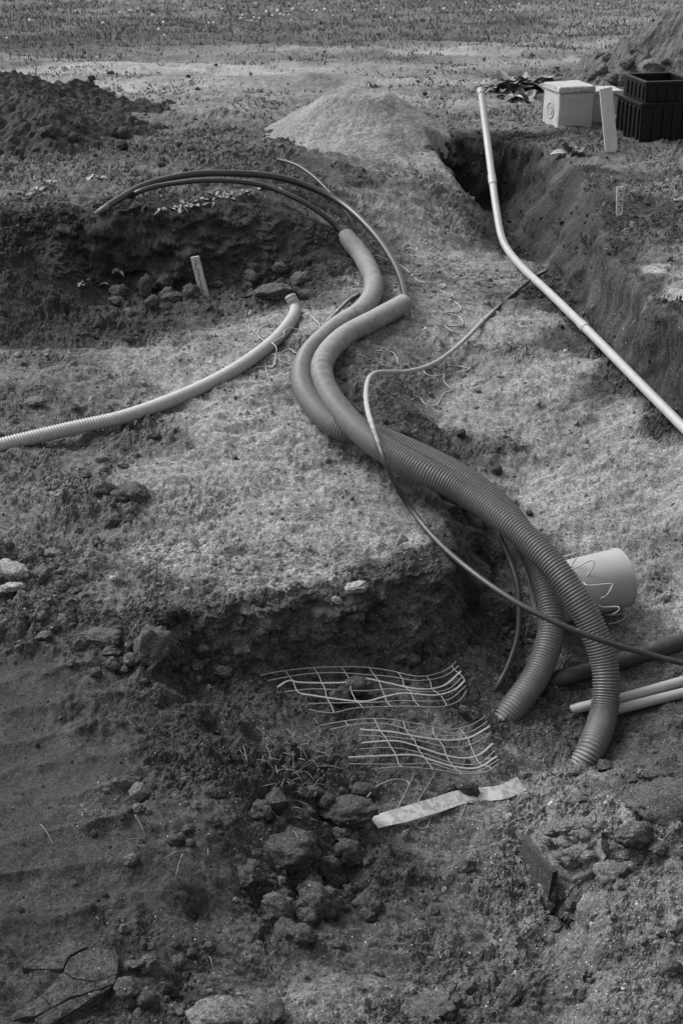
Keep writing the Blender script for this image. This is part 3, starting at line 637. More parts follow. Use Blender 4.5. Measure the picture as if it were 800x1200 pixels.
tape('warning_tape', [(438,964,.015,-.1),(470,955,.03,-.35),(505,945,.035,-.4),(540,934,.03,-.4),(565,931,.02,-.3),(588,928,.03,-.35),(611,918,.05,-.5)], .058, 'pale spotted strip of warning tape lying half under a clod')

# ------------------------------------------------------------------ boxes, boards
def rbox(bm, x0, x1, y0, y1, z0, z1, bev=.0, seg=2):
    g = bmesh.ops.create_cube(bm, size=1); vv = g['verts']
    bmesh.ops.scale(bm, verts=vv, vec=(x1-x0, y1-y0, z1-z0)); bmesh.ops.translate(bm, verts=vv, vec=((x0+x1)/2, (y0+y1)/2, (z0+z1)/2))
    if bev: bmesh.ops.bevel(bm, geom=list({e for v in vv for e in v.link_edges}), offset=bev, segments=seg, affect='EDGES', profile=.5)
def bobj(name, bm, mat, parent=None, loc=None, smooth=False, jit=0.0):
    if jit:
        for v in bm.verts: v.co += Vector(rng.normal(size=3) * jit)
    me = bpy.data.meshes.new(name); bm.to_mesh(me); bm.free(); me.materials.append(mat)
    if smooth:
        for p in me.polygons: p.use_smooth = True
    return link(name, me, parent, loc)
def box(name, d, mat, parent, bev=.004, jit=0.0, cuts=0):
    bm = bmesh.new(); rbox(bm, *d, bev)
    if cuts: bmesh.ops.subdivide_edges(bm, edges=bm.edges[:], cuts=cuts, use_grid_fill=True)
    return bobj(name, bm, mat, parent, jit=jit)
b1 = thing('concrete_box', 'square pale concrete box with a thick lid and a round knockout', 'box', at(653, 152, -.012), math.radians(17))
box('box_body', (0, .285, 0, .29, 0, .262), M['concrete'], b1, .012, .0012, 3)
box('lid', (-.008, .293, -.008, .298, .265, .31), M['concrete_top'], b1, .012, .0015, 3)
bm = bmesh.new()   # knockout ring on the left face
for r0, r1, dx in ((.062, .054, .004), (.03, .024, .004)):
    vo_ = []; 
    for k in range(28):
        a = k / 28 * 2 * math.pi
        vo_.append([bm.verts.new((x, .15 + rr_*math.cos(a), .12 + rr_*math.sin(a))) for x, rr_ in ((.002, r0), (-dx, r0), (-dx, r1), (.002, r1))])
    for k in range(28):
        p, q_ = vo_[k], vo_[(k+1) % 28]
        for j in range(3): bm.faces.new((p[j], q_[j], q_[j+1], p[j+1]))
bobj('knockout_ring', bm, M['concrete_dark'], b1, smooth=True)
b2 = thing('concrete_box', 'smaller pale concrete box standing behind the leaning board', 'box', at(698, 146, -.01), math.radians(9))
def taper(name, a, b, h0, h1, mat, parent):
    bm = bmesh.new(); vs_ = [bm.verts.new(p) for p in ((a[0],a[2],h0),(a[1],a[2],h0),(a[1],a[3],h0),(a[0],a[3],h0),(b[0],b[2],h1),(b[1],b[2],h1),(b[1],b[3],h1),(b[0],b[3],h1))]
    for f_ in ((3,2,1,0),(4,5,6,7),(0,1,5,4),(1,2,6,5),(2,3,7,6),(3,0,4,7)): bm.faces.new([vs_[k] for k in f_])
    bmesh.ops.bevel(bm, geom=bm.edges[:], offset=.006, segments=2, affect='EDGES', profile=.5)
    return bobj(name, bm, mat, parent)
taper('box_body', (-.02, .165, .04, .22), (-.04, .185, .02, .24), 0, .215, M['concrete'], b2)
box('lid', (-.05, .20, .01, .25, .217, .25), M['concrete_top'], b2, .006)
p = at(724, 140, .035); v_ = np.array([.3, .08, 0])
tag(tube('pipe_offcut', [p - v_*.4, p, p + v_*.3], .036, M['conduit'], 20, hollow=(True, True)), 'short pale pipe offcut on the ground beside the black chamber', 'pipe')
# black two-tier chamber
ch = thing('chamber', 'black ribbed plastic inspection chamber in two tiers with an open top', 'chamber', at(748, 168, -.01), math.radians(12))
def frame_ring(name, x0, x1, y0, y1, z0, z1, th, parent):
    bm = bmesh.new()
    V4 = lambda a, b, c, d, z: [bm.verts.new(p) for p in ((a, c, z), (b, c, z), (b, d, z), (a, d, z))]
    o0 = V4(x0, x1, y0, y1, z0); o1 = V4(x0, x1, y0, y1, z1); i1_ = V4(x0+th, x1-th, y0+th, y1-th, z1); i0 = V4(x0+th, x1-th, y0+th, y1-th, z0)
    for A_, B_ in ((o0, o1), (o1, i1_), (i1_, i0), (i0, o0)):
        for k in range(4): bm.faces.new((A_[k], A_[(k+1) % 4], B_[(k+1) % 4], B_[k]))
    bmesh.ops.bevel(bm, geom=bm.edges[:], offset=.003, segments=2, affect='EDGES', profile=.5)
    return bobj(name, bm, M['black'], parent)
lo = frame_ring('lower_tier', 0, .43, .0, .46, 0, .27, .012, ch)
frame_ring('flange', -.018, .448, -.018, .478, .262, .283, .05, ch)
up_ = frame_ring('upper_tier', .03, .40, .03, .43, .283, .415, .012, ch)
frame_ring('rim', .018, .412, .018, .442, .405, .428, .03, ch)
bm = bmesh.new(); rbox(bm, 0, .03, -.012, .0, 0, .235, .006); rm = bpy.data.meshes.new('rib'); bm.to_mesh(rm); bm.free(); rm.materials.append(M['black'])
bm = bmesh.new(); rbox(bm, 0, .026, -.010, .0, .0, .10, .005); rm2 = bpy.data.meshes.new('rib'); bm.to_mesh(rm2); bm.free(); rm2.materials.append(M['black'])
for k in range(6):
    link('rib', rm, lo, (.012 + k*.076, 0, .012)); a = link('rib', rm, lo, (0, .06 + k*.076, .012)); a.rotation_euler = (0, 0, -math.pi/2)
for k in range(5):
    link('rib', rm2, up_, (.05 + k*.072, .03, .295)); a = link('rib', rm2, up_, (.03, .085 + k*.072, .295)); a.rotation_euler = (0, 0, -math.pi/2)
# boards and pegs
def board(name, u, v, wd, h, th, tilt, yaw, mat, lab, cat, marks=None, sink=.05):
    p = hit(u, v); o = thing(name, lab, cat, p - np.array([0, 0, .0]), 0)
    o.rotation_euler = (math.radians(-4), math.radians(tilt), math.radians(yaw))
    b = box('board', (-wd/2, wd/2, -th/2, th/2, -sink, h), M[mat], o, .003, .0006, 2)
    if marks:
        bm = bmesh.new()
        for (x, z, dx, dz_) in marks: rbox(bm, (x-dx)*wd, (x+dx)*wd, -th/2-.0012, -th/2-.0002, (z-dz_)*h, (z+dz_)*h)
        bobj('handwriting', bm, M['ink'], b)
    return o
board('plank', 716, 178, .088, .44, .022, -9, 8, 'wood', 'pale bare plank stuck upright in the ground before the boxes', 'plank')
mk = []
for k in range(13):
    z_ = .1 + k*.065; mk.append((-.12 + .2*((k*7) % 5)/5, z_, .07 + .05*(k % 2), .010)); mk.append((.05 - .22*((k*3) % 4)/4, z_ + .03, .03, .02))
board('peg', 240, 347, .05, .235, .02, -13, -6, 'wood_old', 'weathered wooden peg with faded marks at the foot of the left bank', 'peg', mk)
board('peg', 725, 252, .04, .165, .014, -2, 5, 'wood', 'small pale peg with dark handwriting on the right bank', 'peg', [(.0, .85, .25, .02), (.15, .72, .08, .06), (-.12, .62, .12, .015), (.05, .5, .3, .02), (.2, .42, .06, .05), (-.05, .3, .22, .02), (.12, .2, .1, .045), (-.15, .12, .1, .015)])

# ------------------------------------------------------------------ heaps beside the dig
HEAPS = []
def ZH(x, y):
    """ground or heap, whichever is higher"""
    z = Z(x, y)
    for x0, y0, sx, sy, n, g in HEAPS:
        fx = (np.asarray(x) - x0)/sx; fy = (np.asarray(y) - y0)/sy
        ok = (fx >= 0) & (fx <= n - 1) & (fy >= 0) & (fy <= n - 1)
        i = np.clip(fx.astype(int), 0, n - 1); j = np.clip(fy.astype(int), 0, n - 1)
        z = np.where(ok, np.maximum(z, g[j, i]), z)
    return z
def heap(name, cx, cy, rx, ry, h, lab, prof, tonev, rgh, seed, n=150, fle=.3, cap=9.0):
    k = np.linspace(-1.02, 1.02, n); A, B = np.meshgrid(k, k); x = (cx + A*rx).ravel(); y = (cy + B*ry).ravel()
    nb = fbm(x*1.4, y*1.4, 0, 3, seed); nm = fbm(x*5, y*5, 0, 4, seed+1); ns = fbm(x*19, y*19, 0, 4, seed+2)
    r = np.hypot(A.ravel(), B.ravel()) + nb*.16*(1 + rgh)*.6 + nm*.05*rgh
    hh = np.minimum(prof(np.clip(r, 0, 1.3)) * h, cap + .02*nm)
    c1_, i1_ = cell(x*11, y*11, seed); lump = np.sqrt(np.clip(.5**2*(.4+.6*i1_) - c1_**2, 0, None))*(i1_ > .5)
    c2_, i2_ = cell(x*24, y*24, seed+3); lump2_ = np.sqrt(np.clip(.5**2*(.4+.6*i2_) - c2_**2, 0, None))*(i2_ > .4)
    z = H(x, y) + hh - .06 + .02*rgh*nm + (.006 + .02*rgh)*ns + rgh*(lump*.05 + lump2_*.03)
    z = np.where(r > .98, H(x, y) - .12, z)
    idx = np.arange(n*n).reshape(n, n); q = np.stack([idx[:-1, :-1], idx[:-1, 1:], idx[1:, 1:], idx[1:, :-1]], -1).reshape(-1, 4)
    keep = (r.reshape(n, n)[:-1, :-1].ravel() < 1.12); q = q[keep]
    HEAPS.append((cx - 1.02*rx, cy - 1.02*ry, 2.04*rx/(n-1), 2.04*ry/(n-1), n, z.reshape(n, n)))
    tn = lin(tonev)*ALB*(1 + .25*nm + .3*(i2_ - .5)*rgh)
    me = mesh_np(name, np.stack([x, y, z], -1), q, M['soil'], False, {'tone': tn, 'wet': tn*0, 'fleck': tn*0 + fle, 'grit': tn*0 + .2 + .6*rgh})
    bm = bmesh.new(); bm.from_mesh(me); bmesh.ops.delete(bm, geom=[v for v in bm.verts if not v.link_faces], context='VERTS'); bm.to_mesh(me); bm.free()
    return tag(link(name, me), lab, 'heap')
def S1(r): return np.clip(1 - r, 0, 1)
def S3(r): return np.clip(1 - r, 0, 1)**1.25
def S2(r): return .5 + .5*np.cos(np.clip(r, 0, 1)*math.pi)
heap('sand_heap', .13, 10.85, .86, 0.95, .5, 'smooth pale heap of sand at the far end of the trench', S3, 98, .05, 61, 150, .1, .345)
heap('soil_heap', -3.3, 11.2, 2.4, 2.5, .44, 'dark crumbly heap of dug soil behind the left bank', S2, 44, 1.0, 71, 200)
heap('soil_heap', 4.3, 12.9, 2.5, 1.9, 1.25, 'grey heap of soil and rubble behind the black chamber', S1, 70, .75, 81, 200)

# ------------------------------------------------------------------ clods and stones, each a thing
CV, CF = ico(4)
def clod_mesh(name, seed, mat, flat=1.0, sharp=.5):
    r0 = np.random.default_rng(seed); V = CV.copy() * (.75 + .5*r0.random(3)); V[:, 2] *= flat
    for _ in range(int(3 + 6*sharp)):       # broken faces
        n_ = r0.normal(size=3); n_ /= np.linalg.norm(n_); d = V @ n_; c_ = .52 + .3*r0.random(); m = d > c_
        V[m] -= np.outer((d[m] - c_)*.85, n_)
    k = seed*3.7
    nn = fbm(CV[:, 0]*1.7 + k, CV[:, 1]*1.7, CV[:, 2]*1.7, 4, 50, .55)*.24 + fbm(CV[:, 0]*5 + k, CV[:, 1]*5, CV[:, 2]*5, 4, 54, .65)*.10
    V = V * (1 + nn)[:, None]
    return mesh_np(name, V, CF, mat, True)
CL = {k: [clod_mesh('clod', 100*i + j, M[k], (.8, .75, .7, .62)[i], (.35, .4, .5, .8)[i]) for j in range(7)] for i, k in enumerate(('clod_dark', 'clod_mid', 'clod_pale', 'stone'))}
def clod(u, v, px, kind, lab, group=None, name='clod', cat='clod', sq=(1, 1, 1), sink=.3, var=None, lift=None, p=None):
    if p is None: p = hitf(u, v, ZH) if v < 260 else hit(u, v)
    dist_ = float(np.linalg.norm(p - CAM)); r = px/2 * dist_/F
    ms = CL[kind]; o = bpy.data.objects.new(name, ms[random.randrange(len(ms)) if var is None else var]); C.objects.link(o)
    o.scale = (r*sq[0], r*sq[1], r*sq[2]); o.rotation_euler = (random.uniform(-.3, .3), random.uniform(-.3, .3), random.uniform(0, 6.28) if sq == (1, 1, 1) else random.uniform(-.25, .25))
    o.location = p + np.array([0, 0, r*sq[2]*(.75 - 2*sink*.75) if lift is None else lift])
    return tag(o, lab, cat, group)
def cluster(n, u0, u1, v0, v1, s0, s1, kind, lab, group, name='clod', cat='clod', poly=None):
    kinds = kind if isinstance(kind, (list, tuple)) else [kind]
    for _ in range(n):
        if poly:
            a = random.random()*(len(poly)-1); k = int(a); f_ = a-k
            u = poly[k][0]*(1-f_) + poly[k+1][0]*f_ + random.gauss(0, u1); v = poly[k][1]*(1-f_) + poly[k+1][1]*f_ + random.gauss(0, v1)
        else: u = min(max(random.gauss((u0+u1)/2, (u1-u0)/4), u0), u1); v = min(max(random.gauss((v0+v1)/2, (v1-v0)/4), v0), v1)
        clod(u, v, s0 + (s1-s0)*random.random()**2.2, random.choice(kinds), lab, group, name, cat)
# single, recognisable ones
clod(182, 768, 48, 'clod_mid', 'big cracked clod at the front edge of the platform', sink=.22, sq=(1, 1, 1.1))
clod(122, 752, 44, 'clod_mid', 'broad low clod sunk into the front edge of the platform', sq=(1.2, .9, .7))
clod(415, 694, 30, 'stone', 'pale flat stone sticking out of the top of the cut face', name='stone', cat='stone', sq=(1.1, .7, .8), sink=.2)
clod(393, 706, 18, 'stone', 'small pale stone below the flat stone in the cut face', name='stone', cat='stone', sink=.2)
clod(8, 672, 44, 'stone', 'pale cracked stone lying at the rubbly edge of the platform', name='stone', cat='stone', sq=(1.2, .8, .6))
clod(12, 690, 26, 'stone', 'pale stone chip leaning on the cracked pale stone', name='stone', cat='stone', sq=(1.3, .7, .5))
clod(40, 473, 24, 'clod_pale', 'pale lump lying near the thin duct', sq=(1.2, .9, .7))
clod(316, 350, 44, 'clod_mid', 'rounded clod beside the open end of the thin duct', sq=(1.1, .9, .8))
clod(172, 347, 30, 'clod_dark', 'dark slab of soil leaning at the foot of the left bank', sq=(.6, .5, 1.3), sink=.15)
clod(404, 958, 62, 'clod_dark', 'large dark clod touching the end of the spotted tape', sq=(1.15, .8, .75))
clod(424, 932, 30, 'clod_dark', 'dark clod perched behind the large one by the tape')
clod(335, 1000, 84, 'clod_dark', 'largest dark clod lying across the loose pocket of clods', sq=(1.15, .8, .55))
clod(327, 1072, 44, 'clod_mid', 'upright oval clod in the loose pocket of clods', sq=(.85, .8, 1.1), sink=.2)
clod(372, 1064, 52, 'clod_dark', 'dark blocky clod next to the upright oval clod')
clod(352, 1034, 32, 'clod_dark', 'smooth rounded clod above the dark blocky clod')
clod(388, 1024, 40, 'clod_dark', 'dark wedge-shaped clod leaning into the loose pocket', sq=(.8, .6, 1.1))
clod(416, 815, 36, 'clod_dark', 'dark clod lying on the wavy net below the cut face', sq=(1, .8, 1), sink=.1)
clod(398, 823, 26, 'clod_dark', 'smaller dark clod on the wavy net', sink=.1)
clod(547, 932, 26, 'clod_dark', 'dark clod lying on the middle of the spotted tape', sq=(1.2, .8, .8), sink=.05)
clod(527, 929, 18, 'clod_dark', 'small clod lying on the spotted tape', sink=.0)
clod(792, 948, 96, 'clod_mid', 'big smooth boulder of earth on the front right bank', sq=(1.1, .7, .55))
clod(765, 908, 24, 'clod_mid', 'grey clod above the big smooth boulder', sq=(1.3, .9, .8))
clod(776, 924, 24, 'clod_mid', 'grey clod wedged against the big smooth boulder')
clod(670, 936, 11, 'stone', 'small white pebble on the front right bank', name='stone', cat='stone')
clod(716, 1026, 34, 'clod_pale', 'knobbly pale clod beside the cut block of earth')
clod(737, 1018, 18, 'clod_pale', 'little pale clod next to the knobbly one')
clod(745, 985, 46, 'clod_mid', 'clod with a flat face set into the front right bank', sq=(.9, .6, 1))
clod(697, 1140, 22, 'clod_mid', 'round clod stuck in the hollow of the front right bank')
clod(688, 1168, 24, 'clod_mid', 'clod at the bottom of the hollow in the front right bank')
clod(597, 1166, 30, 'clod_mid', 'flat clod lying alone on the damp slope')
clod(545, 1018, 26, 'clod_mid', 'half sunk clod on the sandy slope below the tape', sink=.38)
clod(490, 1185, 56, 'clod_mid', 'broad sunken clod at the bottom of the sandy slope', sq=(1.3, .9, .5))
clod(262, 1196, 60, 'clod_pale', 'pale broken clod at the bottom beside the mud crust', sq=(1.3, .8, .6))
clod(315, 1194, 46, 'clod_mid', 'clod with a split face next to the pale broken one')
clod(150, 1162, 32, 'clod_mid', 'angular clod beside the crack of the mud crust')
clod(154, 1133, 26, 'clod_mid', 'flaky clod at the corner of the mud crust', sq=(1.4, .7, .6))
clod(540, 510, 14, 'clod_dark', 'dark lump lying alone on the sandy trench floor'); clod(582, 552, 12, 'clod_dark', 'small dark lump lying on the sand near the duct')
clod(620, 602, 9, 'clod_dark', 'little lump on the sand above the wide pipe')
clod(797, 852, 18, 'clod_dark', 'dark clod on the trench floor beyond the conduits')
clod(797, 236, 22, 'stone', 'pale flat stone on the right bank near the small peg', name='stone', cat='stone', sq=(1, .8, .4))
# loose groups of look-alikes
cluster(75, 290, 430, 930, 1110, 10, 36, ['clod_dark', 'clod_dark', 'clod_mid'], 'dark clod in the loose pocket of clods below the wavy nets', 'clods in the loose pocket')
cluster(28, 0, 16, 0, 18, 9, 30, ['clod_mid', 'clod_mid', 'clod_pale'], 'clod in the rubbly strip crossing the platform', 'clods along the rubbly strip', poly=[(135, 525), (120, 575), (140, 615), (60, 680), (90, 710)])
cluster(30, 0, 28, 0, 14, 9, 28, ['clod_mid', 'clod_dark'], 'clod along the crumbling front edge of the platform', 'clods along the platform edge', poly=[(30, 755), (110, 760), (200, 770), (260, 800)])
cluster(26, 0, 18, 0, 10, 10, 26, ['clod_dark', 'clod_mid'], 'clod at the foot of the left bank', 'clods at the bank foot', poly=[(150, 350), (240, 352), (290, 342), (345, 320)])
cluster(16, 640, 800, 900, 1000, 9, 24, ['clod_mid', 'clod_pale'], 'clod on the shoulder of the front right bank', 'clods on the right shoulder')
cluster(14, 660, 800, 1040, 1200, 9, 24, ['clod_mid', 'clod_pale'], 'clod on the slope of the front right bank below the cut block', 'clods on the right slope')
cluster(26, 130, 260, 1090, 1200, 8, 24, ['clod_dark', 'clod_mid'], 'small clod in the rubble next to the mud crust', 'clods beside the mud crust')
cluster(18, 110, 280, 900, 1020, 8, 20, ['clod_dark', 'clod_mid'], 'small clod in the dark loose soil above the mud crust', 'clods in the dark loose soil')
cluster(16, 300, 480, 690, 770, 8, 24, ['clod_dark', 'clod_mid'], 'clod sticking out of the cut face behind the nets', 'clods in the cut face')
cluster(14, 560, 640, 690, 800, 7, 14, ['clod_mid', 'clod_dark'], 'small clod on the trench floor between the lower ducts', 'clods between the ducts')
cluster(18, 0, 26, 0, 8, 8, 20, ['clod_dark'], 'dark lump at the edge of the left soil heap', 'lumps of the left heap', poly=[(10, 165), (90, 160), (180, 155), (230, 195)])
cluster(10, 0, 10, 0, 8, 8, 20, ['clod_dark', 'clod_mid'], 'clod at the foot of the right trench wall', 'clods at the trench wall', poly=[(650, 362), (690, 395), (700, 360)])
hb = []
for u, v, s in ((735, 76, 17), (763, 84, 26), (706, 84, 15), (718, 96, 20), (694, 92, 13), (728, 98, 14), (712, 70, 12), (748, 96, 14), (703, 98, 11), (779, 74, 12), (700, 68, 9), (742, 62, 10)):
    clod(u, v, s, 'clod_mid' if s not in (15, 26) else 'clod_pale', 'lump of rubble at the foot of the heap behind the chamber', 'rubble of the right heap')
cluster(12, -20, 820, 60, 135, 5, 9, ['clod_dark', 'clod_mid'], 'small lump lying on the bare track before the field', 'lumps on the track')

# cut block of earth with a smooth spade face
def block(name, top, thick, lab, mat, rough_top=.018, lift=0.0):
    P = [hitf(u, v, H, dz_) for u, v, dz_ in top]
    bm = bmesh.new(); c_ = np.mean(P, axis=0)
    n = 10
    rings = []
    for k in range(n + 1):
        f_ = 1 - k/n if k < n else 0
        rings.append([bm.verts.new(c_ + (p_ - c_)*f_) for p_ in P] if f_ else [bm.verts.new(c_)])
    m = len(P)
    for k in range(n - 1):
        for j in range(m): bm.faces.new((rings[k][j], rings[k][(j+1) % m], rings[k+1][(j+1) % m], rings[k+1][j]))
    for j in range(m): bm.faces.new((rings[n-1][j], rings[n-1][(j+1) % m], rings[n][0]))
    prev = rings[0]
    for d in range(1, 5):
        cur = [bm.verts.new(np.array(v.co) * [1, 1, 1] + (np.array([c_[0], c_[1], 0]) - np.array([v.co.x, v.co.y, 0]))*.02 - np.array([0, 0, thick/4])) for v in prev]
        for j in range(m): bm.faces.new((prev[j], cur[j], cur[(j+1) % m], prev[(j+1) % m]))
        prev = cur
    bm.faces.new(prev)
    bmesh.ops.recalc_face_normals(bm, faces=bm.faces[:])
    bmesh.ops.subdivide_edges(bm, edges=bm.edges[:], cuts=3, use_grid_fill=True)
    V = np.array([v.co[:] for v in bm.verts]); nz = np.array([max(v.normal.z, 0) for v in bm.verts])
    d_ = (fbm(V[:, 0]*22, V[:, 1]*22, V[:, 2]*22, 4, 91) + np.abs(fbm(V[:, 0]*9, V[:, 1]*9, 0, 3, 95)))*rough_top
    for v, a, k in zip(bm.verts, d_, nz): v.co.z += a*(.15 + .85*k); v.co.x += a*.3; v.co.y += a*.3
    return bm
bm = block('b', [(617,982,.07),(630,970,.06),(652,960,.05),(680,962,.05),(700,983,.06),(709,1006,.07),(692,1026,.09),(668,1036,.11),(650,1020,.11),(634,1002,.10)], .07, '', None, .024)
eb = thing('earth_block', 'cut block of earth with one smooth dark spade face on the front right bank', 'earth block', hitf(655, 1000))
ebi = Matrix.Translation(-Vector(eb.location))
o = bobj('rough_top', bm, M['clod_pale'], eb, smooth=True); o.matrix_parent_inverse = ebi
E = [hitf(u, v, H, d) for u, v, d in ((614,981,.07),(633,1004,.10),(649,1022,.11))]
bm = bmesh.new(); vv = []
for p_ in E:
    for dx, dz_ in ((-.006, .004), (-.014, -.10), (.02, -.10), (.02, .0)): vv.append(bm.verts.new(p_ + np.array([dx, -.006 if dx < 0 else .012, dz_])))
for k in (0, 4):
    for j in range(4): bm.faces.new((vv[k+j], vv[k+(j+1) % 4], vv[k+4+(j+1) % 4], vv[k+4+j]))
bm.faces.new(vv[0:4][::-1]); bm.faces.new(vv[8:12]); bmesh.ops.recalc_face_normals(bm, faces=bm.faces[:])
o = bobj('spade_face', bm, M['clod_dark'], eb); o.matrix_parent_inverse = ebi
for u, v, q_ in ((648, 975, 22), (664, 972, 26), (681, 980, 20), (660, 990, 18), (676, 998, 22), (690, 1004, 16), (668, 1012, 18), (640, 988, 13), (655, 1004, 14), (686, 968, 14)):
    clod(u, v, q_, 'clod_pale', 'small crumbly lump lying on top of the cut block of earth', 'lumps on the cut block', p=hitf(u, v, H, .085), sq=(1.2, .9, .7))
# crust of dried mud broken into plates
mc = thing('mud_crust', 'smooth dried mud crust broken into plates beside the clods', 'mud crust', hitf(70, 1150))
for top in ([(75,1138),(82,1122),(105,1112),(131,1104),(139,1122),(137,1141),(110,1151),(84,1147)], [(48,1168),(74,1139.5),(84,1148.5),(110,1152.5),(136,1142.5),(134,1152),(110,1161),(82,1170),(62,1180)],
            [(4,1200),(25,1182),(47,1169.5),(61,1181),(40,1193)], [(40,1196),(62,1182),(83,1172),(111,1163),(133,1154),(120,1164),(85,1184),(50,1206)], [(25,1135),(50,1112),(80,1100),(103,1110),(81,1120),(73,1137)]):
    top = [(u, v, .012 + .014*u/140) for u, v in top]
    bm = block('p', top, .06, '', None, .006)
    o = bobj('crust_plate', bm, M['clod_dark'], mc); o.matrix_parent_inverse = Matrix.Translation(-Vector(mc.location))

# ------------------------------------------------------------------ plants
def leaf_mesh(L, Wd, bend, seed, mat):
    r0 = np.random.default_rng(seed); n = 7; V = []; Fq = []
    for i in range(n):
        t = i/(n-1); wd = Wd*math.sin(math.pi*min(1, .12 + .86*t))**.8 * (1 if i < n-1 else .1)
        y = L*t; z = L*(.9*t - bend*t*t)*.6
        for k in (-1, -.5, 0, .5, 1): V.append((k*wd/2, y, z + abs(k)*wd*.22 + r0.normal()*Wd*.04))
    for i in range(n-1):
        for k in range(4): a = i*5+k; Fq.append((a, a+1, a+6, a+5))
    return mesh_np('leaf', np.array(V), np.array(Fq), mat, True)
LM = [leaf_mesh(1, .42, .7 + .35*k, k, M['leaf']) for k in range(4)]; LP = [leaf_mesh(1, .5, .9 + .3*k, 9 + k, M['leaf_pale']) for k in range(3)]
def plant(u, v, n, px, lab, pale=0.0, group=None, spread=1.0):
    p = hit(u, v); s = px*np.linalg.norm(p - CAM)/F
    r_ = thing('leafy_plant', lab, 'plant', p - np.array([0, 0, .005]), random.uniform(0, 6), group)
    for k in range(n):
        me = random.choice(LP if random.random() < pale else LM)
        o = link('leaf', me, r_, (random.gauss(0, s*.22*spread), random.gauss(0, s*.22*spread), random.uniform(0, s*.1)))
        q_ = s*random.uniform(.6, 1.1); o.scale = (q_, q_, q_*random.uniform(.5, 1.3)); o.rotation_euler = (random.uniform(-.2, .5), random.uniform(-.3, .3), k*2.4 + random.uniform(-.4, .4))
for u, v, n, s, pl in ((598, 106, 40, 30, .04), (622, 104, 40, 30, .04), (608, 120, 28, 24, .08), (640, 100, 30, 22, .04)):
    plant(u, v, n, s, 'dark broad-leaved weed growing next to the concrete box', pl, 'weeds by the concrete box', 1.15)
plant(668, 178, 15, 22, 'broad-leaved weed growing on the trench lip before the concrete box', .3, None, 1.3)
plant(212, 243, 16, 12, 'pale-leaved plant hanging at the lip of the left bank', .6, None, 1.5)
for u, v in ((100, 328), (120, 333), (140, 318), (92, 334)): plant(u, v, 7, 13, 'torn pale weed lying on the left slope of the bank', .7, 'torn weeds on the slope', 1.3)
for u, v in ((44, 224), (30, 228), (108, 208), (60, 216)): plant(u, v, 8, 12, 'pale withered weed on top of the left bank', .8, 'withered weeds on the bank', 1.6)
for u, v in ((290, 226), (270, 232), (306, 220), (245, 236), (318, 222), (228, 240), (190, 246), (258, 228)): plant(u, v, 9, 11, 'small weed fringing the lip of the left bank under the cables', .15, 'weeds fringing the bank lip', 1.6)
plant(418, 104, 14, 9, 'weed growing behind the sand heap', .2, None, 2.0); plant(440, 103, 12, 9, 'low weed spreading behind the sand heap', .1, None, 2.0)
# loose weeds and grass: uncountable, one object each
def blades(name, n, sampler, hgt, wid, mat, lab, cat):
    P = sampler(n); n = len(P)
    a = rng.random(n)*6.283; h = hgt[0] + (hgt[1]-hgt[0])*rng.random(n)**1.5; lean = rng.normal(size=(n, 2))*.5*h[:, None]; w_ = wid[0] + (wid[1]-wid[0])*rng.random(n)
    sx = np.cos(a)*w_; sy = np.sin(a)*w_; O = np.zeros(n)
    b0 = P + np.stack([-sx, -sy, O-.005], -1); b1_ = P + np.stack([sx, sy, O-.005], -1)
    m0 = P + np.stack([-sx*.8 + lean[:, 0]*.4, -sy*.8 + lean[:, 1]*.4, h*.6], -1); m1 = P + np.stack([sx*.8 + lean[:, 0]*.4, sy*.8 + lean[:, 1]*.4, h*.6], -1)
    t_ = P + np.stack([lean[:, 0], lean[:, 1], h], -1); t2 = t_ + np.stack([sx, sy, O], -1)*.15
    V = np.stack([b0, b1_, m1, m0, t2, t_], 1).reshape(-1, 3); k = np.arange(n)[:, None]*6
    Fq = np.concatenate([k + np.array([[0, 1, 2, 3]]), k + np.array([[3, 2, 4, 5]])])
    o = link(name, mesh_np(name, V, Fq, M[mat], True)); o['kind'] = 'stuff'; o['label'] = lab; o['category'] = cat; return o
def field(n):
    y = 14.2*np.exp(rng.random(n*4)*math.log(34/14.2)); x = (rng.random(n*4)*2.4 - 1.2)*(.6 + .26*y)
    d = sstep(14.5, 17.0, y + 1.6*fbm(x*.35, y*.35, 0, 3, 101))*(.35 + .65*sstep(-.3, .3, fbm(x*1.4, y*1.4, 0, 3, 103)))
    m = rng.random(len(x)) < d; x, y = x[m][:n], y[m][:n]; return np.stack([x, y, Z(x, y)], -1)
blades('grass', 60000, field, (.012, .06), (.004, .009), 'grass', 'rough grass of the field behind the bare track', 'grass')
def verge(n):
    y = 8.2*np.exp(rng.random(n*6)*math.log(15/8.2)); x = (rng.random(n*6)*2.3 - 1.15)*(.45 + .27*y)
    d = sstep(.0, .55, fbm(x*2.1, y*2.1, 0, 4, 105) + .12)*(H(x, y) > -.03)*sstep(1.3, .9, np.hypot((x-.16), (y-10.85)))**0 
    d = d*((x < .0) | (y > 10.9) | (x > 1.4))
    m = rng.random(len(x)) < d; x, y = x[m][:n], y[m][:n]; return np.stack([x, y, Z(x, y)], -1)
blades('low_weeds', 15000, verge, (.006, .028), (.004, .010), 'grass', 'sparse low weeds on the bare ground behind the dig', 'weeds')
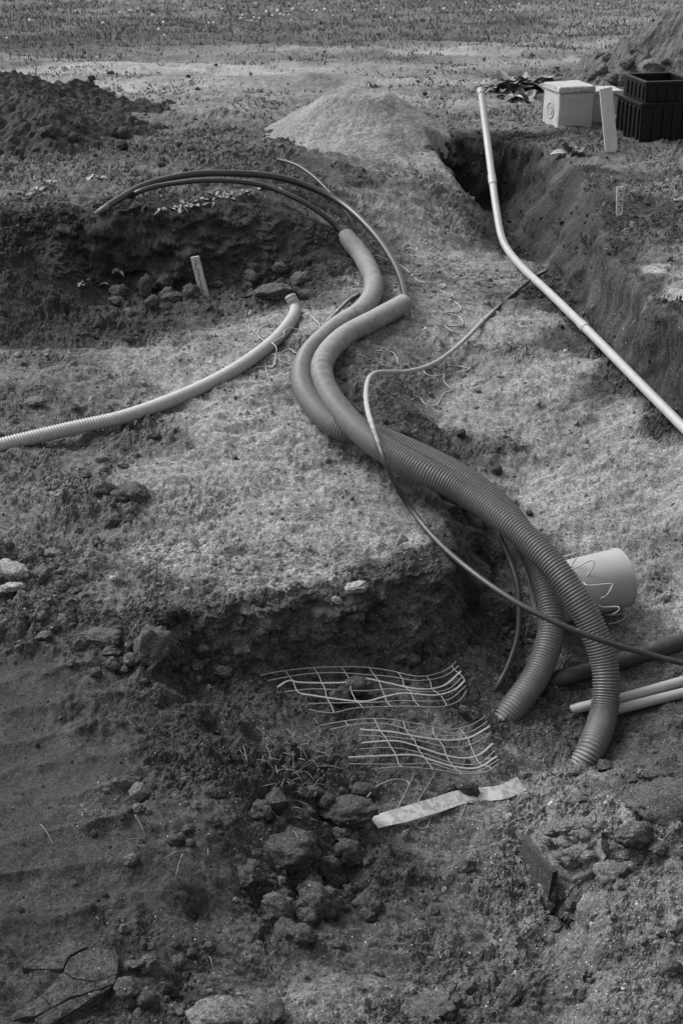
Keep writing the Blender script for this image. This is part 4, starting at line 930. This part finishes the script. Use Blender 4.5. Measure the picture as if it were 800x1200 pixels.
# dry roots in the dark loose soil
def roots(n):
    out = []
    for _ in range(n):
        if random.random() < .8: u, v = random.gauss(345, 28), random.gauss(905, 22)
        else: u, v = random.gauss(200, 90), random.gauss(960, 70)
        p = hit(u, v); a = random.uniform(0, 6.28); L = random.uniform(.03, .10)
        d = np.array([math.cos(a)*L, math.sin(a)*L, random.uniform(.0, .5)*L])
        out.append((p + [0, 0, .004], p + d*.5 + [0, 0, random.uniform(.0, .02)], p + d))
    return out
Vs, Fs, off = [], [], 0
for a, b, c_ in roots(85):
    Q, s = spline([a, b, c_], .012); V, Fq, _, _ = tube_arrays(Q, random.uniform(.0006, .0014), 5); Vs.append(V); Fs.append(Fq + off); off += len(V)
o = link('dry_roots', mesh_np('dry_roots', np.vstack(Vs), np.vstack(Fs), M['straw'], True)); o['kind'] = 'stuff'; o['label'] = 'fine dry roots and straw in the dark loose soil'; o['category'] = 'roots'
# dandelion clocks in the field
Vd, Fd, _, _ = tube_arrays(np.array([[0, 0, -.01], [.004, .002, .08], [.01, .004, .17]]), .003, 5)
st_me = mesh_np('stem', Vd, Fd, M['grass'], True)
V2, F2 = ico(2); hd_me = mesh_np('seed_head', V2*.021*(1 + rng.normal(size=(len(V2), 1))*.06) + [.01, .004, .185], F2, M['fluff'], True)
DP = [(153,15),(163,12),(180,25),(188,43),(193,32),(123,33),(245,30),(252,30),(285,20),(290,22),(298,23),(305,22),(312,24),(320,20),(325,22),(333,21),(338,20),(344,19),(350,6),(300,8),(390,20),(380,18),(38,35),(10,47),(217,15),(228,18),(450,12),(458,24),(415,17),(440,14),(545,6),(585,7),(607,6),(575,20),(194,45),(283,24),(329,23),(341,23),(295,26),(366,14),(372,22),(262,14),(140,20),(90,12),(60,8),(660,12),(700,8),(690,30),(500,10),(520,16)]
for u, v in DP:
    p = hit(u, v + 9); o = thing('dandelion', 'white dandelion clock on a thin stalk in the field grass', 'dandelion', p, random.uniform(0, 6.28), 'dandelion clocks in the field')
    k = random.uniform(.55, .95); o.scale = (k, k, k*random.uniform(.6, 1.1)); link('stem', st_me, o); link('seed_head', hd_me, o)
